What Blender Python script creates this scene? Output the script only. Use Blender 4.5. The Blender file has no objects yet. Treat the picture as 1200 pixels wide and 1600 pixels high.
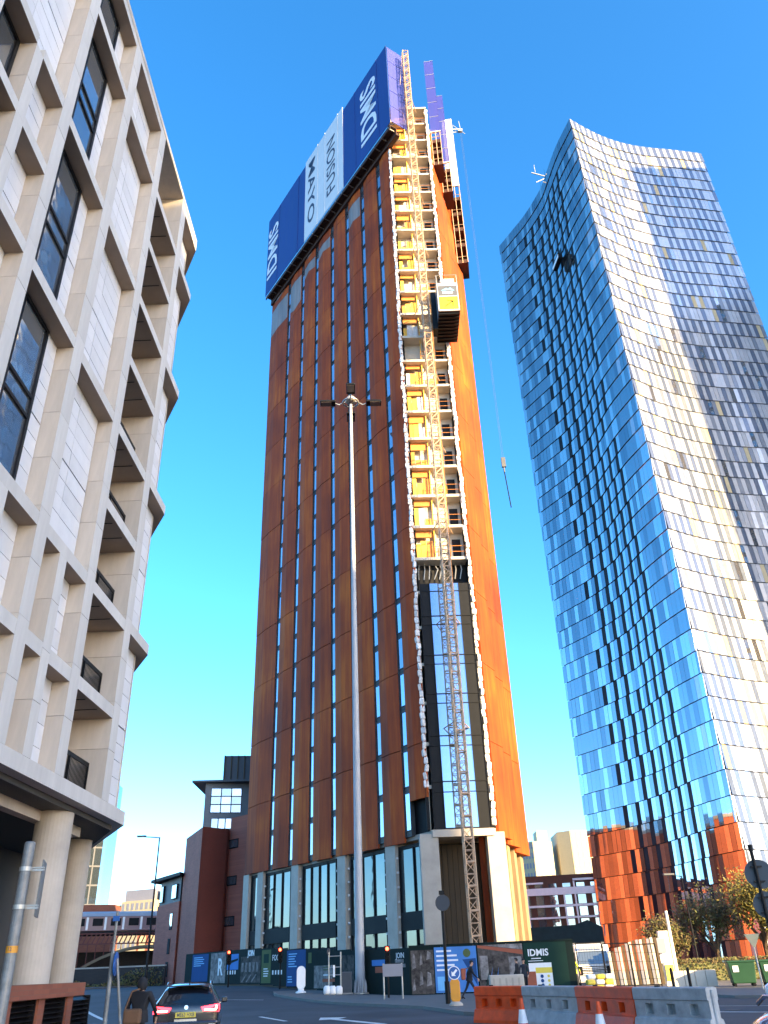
import bpy, bmesh, math, random
from mathutils import Vector, Matrix

# ------------------------------------------------------------------ camera, sky, sun, exposure
scn = bpy.context.scene
COL = scn.collection
rad = math.radians
random.seed(7)

cam = bpy.data.cameras.new('camera')
camo = bpy.data.objects.new('camera', cam); COL.objects.link(camo)
cam.sensor_fit = 'VERTICAL'; cam.sensor_height = 24.0; cam.lens = 24.0 * 1244.0 / 1600.0
cam.clip_start = 0.1; cam.clip_end = 5000
PITCH = rad(29.75); ROLL = math.atan2(85, 2180)
_F = Vector((0, math.cos(PITCH), math.sin(PITCH))); _R = Vector((1, 0, 0)); _U = Vector((0, -math.sin(PITCH), math.cos(PITCH)))
_c, _s = math.cos(ROLL), math.sin(ROLL)
RI = _R * _c - _U * _s; UI = _R * _s + _U * _c
M = Matrix((RI, UI, -_F)).transposed().to_4x4(); M.translation = Vector((0, 0, 1.7))
camo.matrix_world = M
scn.camera = camo

SUN_AZ = rad(132.0)      # clockwise from +Y
SUN_EL = rad(14.0)
sdir = Vector((math.sin(SUN_AZ) * math.cos(SUN_EL), math.cos(SUN_AZ) * math.cos(SUN_EL), math.sin(SUN_EL)))
world = bpy.data.worlds.new('World'); scn.world = world; world.use_nodes = True
wn = world.node_tree; wn.nodes.clear()
sky = wn.nodes.new('ShaderNodeTexSky'); sky.sky_type = 'NISHITA'; sky.sun_disc = False
sky.sun_elevation = SUN_EL; sky.sun_rotation = SUN_AZ
sky.altitude = 50; sky.air_density = 0.65; sky.dust_density = 0.85; sky.ozone_density = 1.8
hsv = wn.nodes.new('ShaderNodeHueSaturation'); hsv.inputs['Saturation'].default_value = 1.30; hsv.inputs['Hue'].default_value = 0.496
bg = wn.nodes.new('ShaderNodeBackground'); bg.inputs['Strength'].default_value = 0.15
wo = wn.nodes.new('ShaderNodeOutputWorld')
wn.links.new(sky.outputs[0], hsv.inputs['Color']); wn.links.new(hsv.outputs[0], bg.inputs['Color']); wn.links.new(bg.outputs[0], wo.inputs['Surface'])

sl = bpy.data.lights.new('sun', 'SUN'); sl.energy = 4.0; sl.angle = rad(0.5); sl.color = (1.0, 0.72, 0.36)
so = bpy.data.objects.new('sun', sl); COL.objects.link(so)
so.rotation_euler = sdir.to_track_quat('Z', 'Y').to_euler(); so.location = (60, -60, 120)

scn.render.engine = 'CYCLES'
scn.view_settings.view_transform = 'Standard'; scn.view_settings.look = 'None'
scn.view_settings.exposure = 2.38; scn.view_settings.gamma = 1.0; scn.view_settings.use_curve_mapping = False
scn.cycles.max_bounces = 6; scn.cycles.glossy_bounces = 4; scn.cycles.diffuse_bounces = 4; scn.cycles.transparent_max_bounces = 8

# ------------------------------------------------------------------ helpers
class Frame:
    def __init__(s, o, ex, ey): s.o = Vector(o); s.ex = Vector(ex).normalized(); s.ey = Vector(ey).normalized(); s.ez = Vector((0, 0, 1))
    def __call__(s, a, b, c): return s.o + s.ex * a + s.ey * b + s.ez * c
BOXF = [(0, 3, 2, 1), (4, 5, 6, 7), (0, 1, 5, 4), (1, 2, 6, 5), (2, 3, 7, 6), (3, 0, 4, 7)]
class MB:
    def __init__(s): s.v = []; s.f = []; s.m = []
    def add(s, vs, fs, mat=0):
        k = len(s.v); s.v += [tuple(p) for p in vs]
        for q in fs: s.f.append(tuple(i + k for i in q)); s.m.append(mat)
        return s
    def box(s, x0, x1, y0, y1, z0, z1, mat=0):
        return s.add([(x0, y0, z0), (x1, y0, z0), (x1, y1, z0), (x0, y1, z0), (x0, y0, z1), (x1, y0, z1), (x1, y1, z1), (x0, y1, z1)], BOXF, mat)
    def fbox(s, fr, a0, a1, b0, b1, c0, c1, mat=0):
        return s.add([fr(a0, b0, c0), fr(a1, b0, c0), fr(a1, b1, c0), fr(a0, b1, c0), fr(a0, b0, c1), fr(a1, b0, c1), fr(a1, b1, c1), fr(a0, b1, c1)], BOXF, mat)
    def prism(s, poly, z0, z1, mat=0, mtop=None):
        n = len(poly)
        s.add([(p[0], p[1], z0) for p in poly] + [(p[0], p[1], z1) for p in poly], [tuple(range(n))[::-1]] + [(i, (i + 1) % n, n + (i + 1) % n, n + i) for i in range(n)], mat)
        k = len(s.v) - n; s.f.append(tuple(range(k, k + n))); s.m.append(mat if mtop is None else mtop)
        return s
    def fprism(s, fr, poly, b0, b1, mat=0):          # polygon in the (a,c) plane, extruded along b
        n = len(poly)
        return s.add([fr(p[0], b0, p[1]) for p in poly] + [fr(p[0], b1, p[1]) for p in poly], [tuple(range(n))[::-1], tuple(range(n, 2 * n))] + [(i, (i + 1) % n, n + (i + 1) % n, n + i) for i in range(n)], mat)
    def tube(s, p, q, r, n=8, mat=0, r2=None, cap=True):
        p = Vector(p); q = Vector(q); r2 = r if r2 is None else r2
        d = (q - p).normalized(); u = d.orthogonal().normalized(); w = d.cross(u)
        vs = [p + (u * math.cos(2 * math.pi * i / n) + w * math.sin(2 * math.pi * i / n)) * r for i in range(n)] + [q + (u * math.cos(2 * math.pi * i / n) + w * math.sin(2 * math.pi * i / n)) * r2 for i in range(n)]
        fs = [(i, (i + 1) % n, n + (i + 1) % n, n + i) for i in range(n)]
        if cap: fs += [tuple(range(n))[::-1], tuple(range(n, 2 * n))]
        return s.add(vs, fs, mat)
    def path(s, pts, r, n=6, mat=0):
        for a, b in zip(pts[:-1], pts[1:]): s.tube(a, b, r, n, mat)
        return s
    def lathe(s, prof, n=16, mat=0, o=(0, 0, 0)):
        k = len(prof); vs = []
        for (r, z) in prof:
            for i in range(n):
                a = 2 * math.pi * i / n; vs.append((o[0] + r * math.cos(a), o[1] + r * math.sin(a), o[2] + z))
        fs = [(j * n + i, j * n + (i + 1) % n, (j + 1) * n + (i + 1) % n, (j + 1) * n + i) for j in range(k - 1) for i in range(n)]
        fs += [tuple(range(n))[::-1], tuple(range((k - 1) * n, k * n))]
        return s.add(vs, fs, mat)
    def disc(s, c, nrm, r, t=0.02, n=24, mat=0):
        c = Vector(c); nrm = Vector(nrm).normalized()
        return s.tube(c - nrm * t / 2, c + nrm * t / 2, r, n, mat)
    def mesh(s, name, mats, smooth=False):
        me = bpy.data.meshes.new(name); me.from_pydata(s.v, [], s.f)
        for m in (mats if isinstance(mats, (list, tuple)) else [mats]): me.materials.append(m)
        me.polygons.foreach_set('material_index', s.m)
        if smooth: me.polygons.foreach_set('use_smooth', [True] * len(me.polygons))
        bm = bmesh.new(); bm.from_mesh(me); bmesh.ops.recalc_face_normals(bm, faces=bm.faces); bm.to_mesh(me); bm.free()
        me.update()
        return me
INV = {}
def root(name, label, cat, loc=(0, 0, 0), rz=0.0, group=None, local=False):
    o = bpy.data.objects.new(name, None); COL.objects.link(o); o.empty_display_size = 0.3
    o.location = loc; o.rotation_euler = (0, 0, rz); o['label'] = label; o['category'] = cat
    if group: o['group'] = group
    INV[o] = Matrix.Identity(4) if local else (Matrix.Translation(Vector(loc)) @ Matrix.Rotation(rz, 4, 'Z')).inverted()
    return o
def link(name, me, parent=None, loc=None, rz=None, rot=None, scale=None):
    o = bpy.data.objects.new(name, me); COL.objects.link(o)
    if loc is not None: o.location = loc
    if rz is not None: o.rotation_euler = (0, 0, rz)
    if rot is not None: o.rotation_euler = rot
    if scale is not None: o.scale = scale
    if parent is not None:
        o.parent = parent
        if parent in INV: o.matrix_parent_inverse = INV[parent]
        INV[o] = Matrix.Identity(4)
        if parent in INV and (loc is not None or rz is not None or rot is not None or scale is not None):
            INV[o] = o.matrix_basis.inverted() if False else Matrix.Identity(4)
    return o
def part(name, mb, mats, parent, smooth=False, bevel=0.0):
    o = link(name, mb.mesh(name, mats, smooth), parent)
    if bevel: bv(o, bevel)
    return o
def bv(o, w, seg=2):
    m = o.modifiers.new('bevel', 'BEVEL'); m.width = w; m.segments = seg; m.limit_method = 'ANGLE'; m.angle_limit = rad(35)
    return o
def tag(o, label, cat, group=None, kind=None):
    if label: o['label'] = label
    if cat: o['category'] = cat
    if group: o['group'] = group
    if kind: o['kind'] = kind
    return o
def struct(name, mb, mats, label=None, smooth=False):
    o = link(name, mb.mesh(name, mats, smooth)); o['kind'] = 'structure'
    if label: o['label'] = label
    return o
def copy_tree(o, loc=None, rz=None, label=None, parent=None):
    c = o.copy(); COL.objects.link(c); c.parent = parent
    if loc is not None: c.location = loc
    if rz is not None: c.rotation_euler = (0, 0, rz)
    if label: c['label'] = label
    for ch in o.children: copy_tree(ch, parent=c)
    return c
def text_mesh(body, size, mat, extrude=0.01, offset=0.0, sx=1.0, align='CENTER'):
    cu = bpy.data.curves.new('lettering', 'FONT'); cu.body = body; cu.size = size; cu.extrude = extrude; cu.offset = offset
    cu.align_x = align; cu.align_y = 'CENTER'; cu.resolution_u = 3
    ob = bpy.data.objects.new('lettering', cu); COL.objects.link(ob)
    dg = bpy.context.evaluated_depsgraph_get(); me = bpy.data.meshes.new_from_object(ob.evaluated_get(dg))
    bpy.data.objects.remove(ob); bpy.data.curves.remove(cu)
    me.materials.clear(); me.materials.append(mat)
    if sx != 1.0:
        for v in me.vertices: v.co.x *= sx
    return me
def text_on(name, body, size, mat, parent, fr, a, b, c, rot=0.0, extrude=0.008, offset=0.0, sx=1.0):
    """lettering on a wall: fr.ex must run to the reader's right, fr.ey out of the wall"""
    me = text_mesh(body, size, mat, extrude, offset, sx)
    cr, sr = math.cos(rot), math.sin(rot)
    for v in me.vertices:
        x, y, z = v.co; v.co = fr(a + x * cr - y * sr, b + z, c + x * sr + y * cr)
    return link(name, me, parent)

# ------------------------------------------------------------------ materials
def nodes(name):
    m = bpy.data.materials.new(name); m.use_nodes = True; nt = m.node_tree
    return m, nt, nt.nodes['Principled BSDF']
def mk(nt, t, **kw):
    n = nt.nodes.new(t)
    for k, v in kw.items(): setattr(n, k, v)
    return n
def coords(nt, scale=(1, 1, 1), kind='Object'):
    tc = mk(nt, 'ShaderNodeTexCoord'); mp = mk(nt, 'ShaderNodeMapping'); mp.inputs['Scale'].default_value = scale
    nt.links.new(tc.outputs[kind], mp.inputs['Vector']); return mp.outputs['Vector']
def simple(name, col, rough=0.6, metal=0.0, var=0.12, scale=1.5, bump=0.0, rnd=0.0, stretch=(1, 1, 1), spec=None, emit=None):
    """flat colour broken up by two octaves of grime; rnd adds a different tone for each object"""
    m, nt, b = nodes(name)
    b.inputs['Roughness'].default_value = rough; b.inputs['Metallic'].default_value = metal
    if spec is not None: b.inputs['Specular IOR Level'].default_value = spec
    vec = coords(nt, stretch)
    n1 = mk(nt, 'ShaderNodeTexNoise'); n1.inputs['Scale'].default_value = scale; n1.inputs['Detail'].default_value = 6; n1.inputs['Roughness'].default_value = 0.65
    nt.links.new(vec, n1.inputs['Vector'])
    mr = mk(nt, 'ShaderNodeMapRange'); mr.inputs['From Min'].default_value = 0.3; mr.inputs['From Max'].default_value = 0.7
    mr.inputs['To Min'].default_value = 1 - var; mr.inputs['To Max'].default_value = 1 + var
    nt.links.new(n1.outputs['Fac'], mr.inputs['Value'])
    fac = mr.outputs['Result']
    if rnd:
        oi = mk(nt, 'ShaderNodeObjectInfo'); r2 = mk(nt, 'ShaderNodeMapRange'); r2.inputs['To Min'].default_value = 1 - rnd; r2.inputs['To Max'].default_value = 1 + rnd
        nt.links.new(oi.outputs['Random'], r2.inputs['Value'])
        mu = mk(nt, 'ShaderNodeMath', operation='MULTIPLY'); nt.links.new(fac, mu.inputs[0]); nt.links.new(r2.outputs['Result'], mu.inputs[1]); fac = mu.outputs[0]
    vm = mk(nt, 'ShaderNodeVectorMath', operation='SCALE'); vm.inputs[0].default_value = col[:3]; nt.links.new(fac, vm.inputs['Scale'])
    nt.links.new(vm.outputs[0], b.inputs['Base Color'])
    if rough > 0.15:
        rr = mk(nt, 'ShaderNodeMapRange'); rr.inputs['To Min'].default_value = rough * 0.8; rr.inputs['To Max'].default_value = min(1, rough * 1.2)
        nt.links.new(n1.outputs['Fac'], rr.inputs['Value']); nt.links.new(rr.outputs['Result'], b.inputs['Roughness'])
    if bump:
        bp = mk(nt, 'ShaderNodeBump'); bp.inputs['Strength'].default_value = bump; bp.inputs['Distance'].default_value = 0.02
        n2 = mk(nt, 'ShaderNodeTexNoise'); n2.inputs['Scale'].default_value = scale * 14; n2.inputs['Detail'].default_value = 4
        nt.links.new(vec, n2.inputs['Vector']); nt.links.new(n2.outputs['Fac'], bp.inputs['Height']); nt.links.new(bp.outputs[0], b.inputs['Normal'])
    if emit:
        b.inputs['Emission Color'].default_value = (*emit[0], 1); b.inputs['Emission Strength'].default_value = emit[1]
    return m
def glass(name, col, rough=0.03, metal=0.75, wav=0.15, rnd=0.25, wscale=0.5):
    """coated window glass: mirrors the sky, slightly wavy"""
    m, nt, b = nodes(name)
    b.inputs['Metallic'].default_value = metal; b.inputs['Roughness'].default_value = rough; b.inputs['Specular IOR Level'].default_value = 0.8
    vec = coords(nt)
    n = mk(nt, 'ShaderNodeTexNoise'); n.inputs['Scale'].default_value = wscale; n.inputs['Detail'].default_value = 2; nt.links.new(vec, n.inputs['Vector'])
    bp = mk(nt, 'ShaderNodeBump'); bp.inputs['Strength'].default_value = wav; bp.inputs['Distance'].default_value = 0.05
    nt.links.new(n.outputs['Fac'], bp.inputs['Height']); nt.links.new(bp.outputs[0], b.inputs['Normal'])
    oi = mk(nt, 'ShaderNodeObjectInfo'); r2 = mk(nt, 'ShaderNodeMapRange'); r2.inputs['To Min'].default_value = 1 - rnd; r2.inputs['To Max'].default_value = 1 + rnd
    nt.links.new(oi.outputs['Random'], r2.inputs['Value'])
    vm = mk(nt, 'ShaderNodeVectorMath', operation='SCALE'); vm.inputs[0].default_value = col; nt.links.new(r2.outputs['Result'], vm.inputs['Scale'])
    nt.links.new(vm.outputs[0], b.inputs['Base Color'])
    return m
def corten(name, c1=(0.16, 0.023, 0.006), c2=(0.35, 0.055, 0.006), c3=(0.58, 0.13, 0.009)):
    m, nt, b = nodes(name); b.inputs['Roughness'].default_value = 0.75; b.inputs['Specular IOR Level'].default_value = 0.25
    tc = mk(nt, 'ShaderNodeTexCoord'); oi = mk(nt, 'ShaderNodeObjectInfo')
    geo = mk(nt, 'ShaderNodeNewGeometry')
    mp = mk(nt, 'ShaderNodeMapping'); mp.inputs['Scale'].default_value = (1.7, 1.7, 0.12); nt.links.new(geo.outputs['Position'], mp.inputs['Vector'])
    n1 = mk(nt, 'ShaderNodeTexNoise'); n1.inputs['Scale'].default_value = 1.2; n1.inputs['Detail'].default_value = 8; n1.inputs['Roughness'].default_value = 0.7
    nt.links.new(mp.outputs[0], n1.inputs['Vector'])
    n2 = mk(nt, 'ShaderNodeTexNoise'); n2.inputs['Scale'].default_value = 0.15; n2.inputs['Detail'].default_value = 5; nt.links.new(geo.outputs['Position'], n2.inputs['Vector'])
    a = mk(nt, 'ShaderNodeMath', operation='ADD'); nt.links.new(n1.outputs['Fac'], a.inputs[0]); nt.links.new(n2.outputs['Fac'], a.inputs[1])
    rn = mk(nt, 'ShaderNodeMath', operation='MULTIPLY_ADD'); rn.inputs[1].default_value = 0.12; nt.links.new(oi.outputs['Random'], rn.inputs[0]); nt.links.new(a.outputs[0], rn.inputs[2])
    mr = mk(nt, 'ShaderNodeMapRange'); mr.inputs['From Min'].default_value = 0.70; mr.inputs['From Max'].default_value = 1.46; nt.links.new(rn.outputs[0], mr.inputs['Value'])
    cr = mk(nt, 'ShaderNodeValToRGB'); e = cr.color_ramp.elements; e[0].color = (*c1, 1); e[1].color = (*c3, 1); x = e.new(0.5); x.color = (*c2, 1)
    nt.links.new(mr.outputs[0], cr.inputs['Fac']); nt.links.new(cr.outputs[0], b.inputs['Base Color'])
    bp = mk(nt, 'ShaderNodeBump'); bp.inputs['Strength'].default_value = 0.15; bp.inputs['Distance'].default_value = 0.03
    nt.links.new(n1.outputs['Fac'], bp.inputs['Height']); nt.links.new(bp.outputs[0], b.inputs['Normal'])
    return m
def brickmat(name, c1, c2, mortar, scale=4.0):
    m, nt, b = nodes(name); b.inputs['Roughness'].default_value = 0.85
    tc = mk(nt, 'ShaderNodeTexCoord'); sx = mk(nt, 'ShaderNodeSeparateXYZ'); nt.links.new(tc.outputs['Object'], sx.inputs[0])
    ad = mk(nt, 'ShaderNodeMath', operation='ADD'); nt.links.new(sx.outputs[0], ad.inputs[0]); nt.links.new(sx.outputs[1], ad.inputs[1])
    cb = mk(nt, 'ShaderNodeCombineXYZ'); nt.links.new(ad.outputs[0], cb.inputs[0]); nt.links.new(sx.outputs[2], cb.inputs[1])
    br = mk(nt, 'ShaderNodeTexBrick'); br.inputs['Scale'].default_value = scale; br.inputs['Color1'].default_value = (*c1, 1); br.inputs['Color2'].default_value = (*c2, 1); br.inputs['Mortar'].default_value = (*mortar, 1)
    br.inputs['Mortar Size'].default_value = 0.015; br.inputs['Brick Width'].default_value = 0.9; br.inputs['Row Height'].default_value = 0.3
    nt.links.new(cb.outputs[0], br.inputs['Vector'])
    n = mk(nt, 'ShaderNodeTexNoise'); n.inputs['Scale'].default_value = 0.35; n.inputs['Detail'].default_value = 5; nt.links.new(tc.outputs['Object'], n.inputs['Vector'])
    mr = mk(nt, 'ShaderNodeMapRange'); mr.inputs['To Min'].default_value = 0.75; mr.inputs['To Max'].default_value = 1.25; nt.links.new(n.outputs['Fac'], mr.inputs['Value'])
    vm = mk(nt, 'ShaderNodeVectorMath', operation='SCALE'); nt.links.new(br.outputs['Color'], vm.inputs[0]); nt.links.new(mr.outputs[0], vm.inputs['Scale'])
    nt.links.new(vm.outputs[0], b.inputs['Base Color'])
    return m
def screenmesh(name, col, alpha):
    m, nt, b = nodes(name); b.inputs['Base Color'].default_value = (*col, 1); b.inputs['Roughness'].default_value = 0.7; b.inputs['Alpha'].default_value = alpha
    return m

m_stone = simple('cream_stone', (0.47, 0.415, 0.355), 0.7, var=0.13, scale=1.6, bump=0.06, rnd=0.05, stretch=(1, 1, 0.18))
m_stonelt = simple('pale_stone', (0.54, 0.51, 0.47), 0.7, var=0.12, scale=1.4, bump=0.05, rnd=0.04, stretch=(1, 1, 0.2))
m_tile = simple('white_tile', (0.63, 0.62, 0.62), 0.55, var=0.05, scale=2.5, bump=0.03, rnd=0.07)
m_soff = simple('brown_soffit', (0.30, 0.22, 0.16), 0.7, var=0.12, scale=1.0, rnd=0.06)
m_dark = simple('dark_backing', (0.007, 0.007, 0.008), 0.8, var=0.1)
m_black = simple('black_metal', (0.006, 0.006, 0.007), 0.5, var=0.15, spec=0.2)
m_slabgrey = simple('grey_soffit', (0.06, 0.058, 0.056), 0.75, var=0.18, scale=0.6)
m_win = glass('window_glass', (0.36, 0.39, 0.42), metal=0.8, wav=0.14, wscale=0.8)
m_rust = corten('weathering_steel')
m_film = simple('unweathered_steel', (0.24, 0.20, 0.18), 0.55, var=0.35, scale=0.8, stretch=(1.5, 1.5, 0.15), rnd=0.1)
m_twin = glass('strip_window_glass', (0.42, 0.43, 0.50), metal=0.8, wav=0.2)
m_frame = simple('dark_frame', (0.010, 0.011, 0.013), 0.6, var=0.15, spec=0.15)
m_conc = simple('concrete', (0.42, 0.375, 0.32), 0.85, var=0.16, scale=0.7, bump=0.1, rnd=0.05)
m_concdk = simple('raw_concrete', (0.34, 0.31, 0.27), 0.9, var=0.2, scale=0.6, bump=0.1)
m_slab = simple('slab_concrete', (0.55, 0.49, 0.40), 0.85, var=0.14, scale=0.9)
m_ybrd = simple('yellow_board', (0.80, 0.46, 0.06), 0.7, var=0.15, scale=1.2, rnd=0.12)
m_obrd = simple('orange_board', (0.55, 0.20, 0.04), 0.7, var=0.15, scale=1.5, rnd=0.12)
m_timber = simple('timber', (0.085, 0.055, 0.028), 0.8, var=0.25, scale=1.0, stretch=(4, 4, 0.4), rnd=0.12)
m_galv = simple('galvanised_steel', (0.42, 0.41, 0.38), 0.45, 0.6, var=0.15, scale=3)
m_mast = simple('mast_steel', (0.50, 0.34, 0.22), 0.55, 0.3, var=0.25, scale=1.5)
m_batt = simple('insulation_wrap', (0.68, 0.64, 0.60), 0.6, var=0.25, scale=6, rnd=0.15)
m_blue = simple('blue_banner', (0.007, 0.036, 0.20), 0.55, var=0.10, scale=0.5, stretch=(1, 1, 0.2))
m_white = simple('white_banner', (0.66, 0.66, 0.66), 0.6, var=0.05, scale=0.5)
m_wletter = simple('white_lettering', (0.75, 0.76, 0.78), 0.6, var=0.03)
m_dletter = simple('dark_lettering', (0.035, 0.05, 0.09), 0.6, var=0.05)
m_purple = screenmesh('violet_mesh_screen', (0.035, 0.045, 0.30), 0.7)
m_white2 = simple('white_sheet', (0.80, 0.74, 0.66), 0.5, var=0.06, scale=0.5)
m_deck = simple('platform_boards', (0.05, 0.022, 0.014), 0.8, var=0.3, scale=2)
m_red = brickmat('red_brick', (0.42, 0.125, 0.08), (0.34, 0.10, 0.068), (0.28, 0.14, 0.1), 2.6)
m_redlt = brickmat('orange_brick', (0.27, 0.085, 0.045), (0.22, 0.07, 0.04), (0.18, 0.09, 0.06), 2.6)
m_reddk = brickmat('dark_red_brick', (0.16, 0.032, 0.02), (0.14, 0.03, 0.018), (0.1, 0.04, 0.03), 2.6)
m_grey = simple('grey_cladding', (0.085, 0.09, 0.10), 0.6, var=0.12)
m_asph = simple('asphalt', (0.060, 0.062, 0.069), 0.85, var=0.42, scale=0.22, bump=0.3, spec=0.3)
m_span = simple('spandrel_panel', (0.045, 0.05, 0.055), 0.5, var=0.2, spec=0.3)
m_suntint = simple('sun_tinted_concrete', (0.27, 0.205, 0.11), 0.9, var=0.3, scale=0.8, bump=0.1, stretch=(1, 1, 0.25))  # concrete of the sunny piers, golden sunlight mixed into its colour
m_pave = simple('paving', (0.12, 0.115, 0.11), 0.85, var=0.2, scale=0.7, bump=0.15)
m_kerb = simple('kerb_stone', (0.15, 0.145, 0.135), 0.8, var=0.15)
m_line = simple('road_paint', (0.62, 0.62, 0.60), 0.7, var=0.25, scale=3)
m_post = simple('painted_steel', (0.34, 0.36, 0.39), 0.55, 0.0, var=0.1, scale=1.0)
m_orange = simple('orange_plastic', (0.72, 0.075, 0.006), 0.55, var=0.28, scale=2.5, rnd=0.06)
m_wplast = simple('grey_white_plastic', (0.36, 0.36, 0.36), 0.6, var=0.3, scale=2.5, rnd=0.06)
m_white3 = simple('white_paint', (0.78, 0.78, 0.78), 0.4, var=0.05, scale=3)

# ------------------------------------------------------------------ ground, road, pavements
def sstep(a, b, x):
    t = max(0.0, min(1.0, (x - a) / (b - a))); return t * t * (3 - 2 * t)
def gz(x, y): return 0.75 * sstep(42, 78, y) * sstep(1, -14, x)

def grid_sheet(name, x0, x1, y0, y1, nx, ny, dz, mat):
    mb = MB(); vs = []; fs = []
    for j in range(ny + 1):
        for i in range(nx + 1):
            x = x0 + (x1 - x0) * i / nx; y = y0 + (y1 - y0) * j / ny; vs.append((x, y, gz(x, y) + dz))
    for j in range(ny):
        for i in range(nx):
            k = j * (nx + 1) + i; fs.append((k, k + 1, k + nx + 2, k + nx + 1))
    mb.add(vs, fs); return struct(name, mb, mat)
def warp_sheet(name, xs, ys, mat):
    mb = MB(); vs = [(x, y, gz(x, y)) for y in ys for x in xs]; n = len(xs)
    mb.add(vs, [(j * n + i, j * n + i + 1, (j + 1) * n + i + 1, (j + 1) * n + i) for j in range(len(ys) - 1) for i in range(n - 1)])
    return struct(name, mb, mat)
xs = [-1500, -600, -250] + [-120 + 4 * i for i in range(61)] + [250, 600, 1500]
ys = [-1500, -500, -150] + [-60 + 4 * i for i in range(71)] + [350, 700, 2500]
g = warp_sheet('ground', xs, ys, m_asph)

def raised(name, poly, h, label=None):
    """pavement with a kerb round it; every slab edge follows the ground"""
    n = len(poly); mb = MB()
    c = (sum(p[0] for p in poly) / n, sum(p[1] for p in poly) / n)
    ins = []
    for i in range(n):
        a = Vector(poly[i - 1]); b = Vector(poly[i]); d = Vector(poly[(i + 1) % n])
        t = ((b - a).normalized() + (d - b).normalized()).normalized(); nr = Vector((-t.y, t.x))
        if nr.dot(Vector(c) - b) < 0: nr = -nr
        ins.append(b + nr * 0.16)
    tri = bmesh.new(); vv = [tri.verts.new((p.x, p.y, gz(p.x, p.y) + h - 0.006)) for p in ins]; f = tri.faces.new(vv)
    bmesh.ops.triangulate(tri, faces=[f]); 
    for k in range(4): 
        es = [e for e in tri.edges if e.calc_length() > 3.0]
        if es: bmesh.ops.subdivide_edges(tri, edges=es, cuts=1); bmesh.ops.triangulate(tri, faces=tri.faces[:])
    for v in tri.verts: v.co.z = gz(v.co.x, v.co.y) + h - 0.006
    me = bpy.data.meshes.new(name); bmesh.ops.recalc_face_normals(tri, faces=tri.faces)
    tri.to_mesh(me); tri.free(); me.materials.append(m_pave)
    o = link(name, me); o['kind'] = 'structure'
    kb = 0
    for i in range(n):                      # kerb stones, about a metre each
        a = Vector(poly[i]); b = Vector(poly[(i + 1) % n]); ia = ins[i]; ib = ins[(i + 1) % n]; L = (b - a).length; k = max(1, int(L / 1.2))
        if L > 60: k = 12
        for j in range(k):
            mb = MB(); t0 = j / k + 0.006 / max(L, .1); t1 = (j + 1) / k - 0.006 / max(L, .1)
            q = [a.lerp(b, t0), a.lerp(b, t1), ia.lerp(ib, t1), ia.lerp(ib, t0)]
            mb.add([(p.x, p.y, gz(p.x, p.y) - 0.05) for p in q] + [(p.x, p.y, gz(p.x, p.y) + h) for p in q], BOXF)
            link('kerb_stone', mb.mesh('kerb_stone', m_kerb), o)
    return o
island = [(-9.0, 64.5), (-8.5, 61.6), (-6.2, 56.4), (-3.87, 51.4), (-1.2, 46.6), (0.9, 42.3), (1.9, 38.0), (2.3, 36.0), (3.1, 34.8), (4.2, 35.2), (7.2, 44.0), (11.5, 56.3), (0.6, 60.0), (-4.0, 66.2), (-6.2, 68.6)]
raised('pavement_island', island, 0.13)
raised('pavement_tower', [(0.3, 61.1), (-4.6, 68.0), (-9.3, 73.3), (-20.5, 89.0), (-24.5, 95.5), (-17, 100), (1.5, 63.0)], 0.12)
raised('pavement_far', [(-33, 95), (-60, 101), (-100, 106), (-100, 118), (-46, 116), (-30, 104)], 0.12)
raised('pavement_right', [(14.5, 41.0), (13.2, 52.0), (14.5, 62.0), (30, 72), (46, 66), (24, 44), (17, 39.5)], 0.12)
raised('pavement_left', [(-7.6, 4.0), (-8.2, 30.5), (-12.5, 38.0), (-40, 38.0), (-40, 4.0)], 0.12)

def road_line(name, p, q, w, dash=None):
    p = Vector((*p, 0)); q = Vector((*q, 0)); d = (q - p); L = d.length; d.normalize(); s = Vector((-d.y, d.x, 0)) * w / 2; mb = MB()
    segs = [(0, L)] if not dash else [(t, min(L, t + dash[0])) for t in [i * (dash[0] + dash[1]) for i in range(int(L / (dash[0] + dash[1])) + 1)] if t < L]
    for a, b in segs:
        n = max(1, int((b - a) / 2))
        for i in range(n):
            A = p + d * (a + (b - a) * i / n); B = p + d * (a + (b - a) * (i + 1) / n)
            mb.add([(v.x, v.y, gz(v.x, v.y) + 0.006) for v in (A - s, B - s, B + s, A + s)], [(0, 1, 2, 3)])
    return struct(name, mb, m_line)
road_line('lane_line', (-21.5, 60.5), (-13.8, 43.4), 0.22)
road_line('lane_line', (-12.6, 58.2), (-8.6, 57.4), 0.16)
road_line('lane_line', (-6.3, 41.2), (-4.6, 36.8), 0.18)
mb = MB()
mb.add([(x, y, 0.007) for x, y in [(-3.4, 38.4), (-2.3, 38.0), (-2.55, 36.9), (-0.55, 32.6), (-0.85, 32.45), (-2.85, 36.75), (-3.3, 36.6)]], [(0, 1, 2, 5, 6), (2, 3, 4, 5)])
struct('road_arrow', mb, m_line)
def cover(name, x, y, r, mat, label=None):
    mb = MB(); mb.lathe([(r, 0.003), (r, 0.008), (r * .93, 0.008), (r * .93, 0.005), (r * .9, 0.009)], 20, 0, (x, y, gz(x, y))); return struct(name, mb, mat)
m_iron_c = simple('cast_iron', (0.035, 0.032, 0.03), 0.6, var=0.3, scale=6); m_patch = simple('asphalt_patch', (0.042, 0.043, 0.047), 0.9, var=0.3, scale=1.2, bump=.3)
for (x, y) in [(-3.2, 33.4), (-9.5, 39.5), (-14.5, 52.0), (11.5, 33.0)]: cover('manhole_cover', x, y, .32, m_iron_c)
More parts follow.
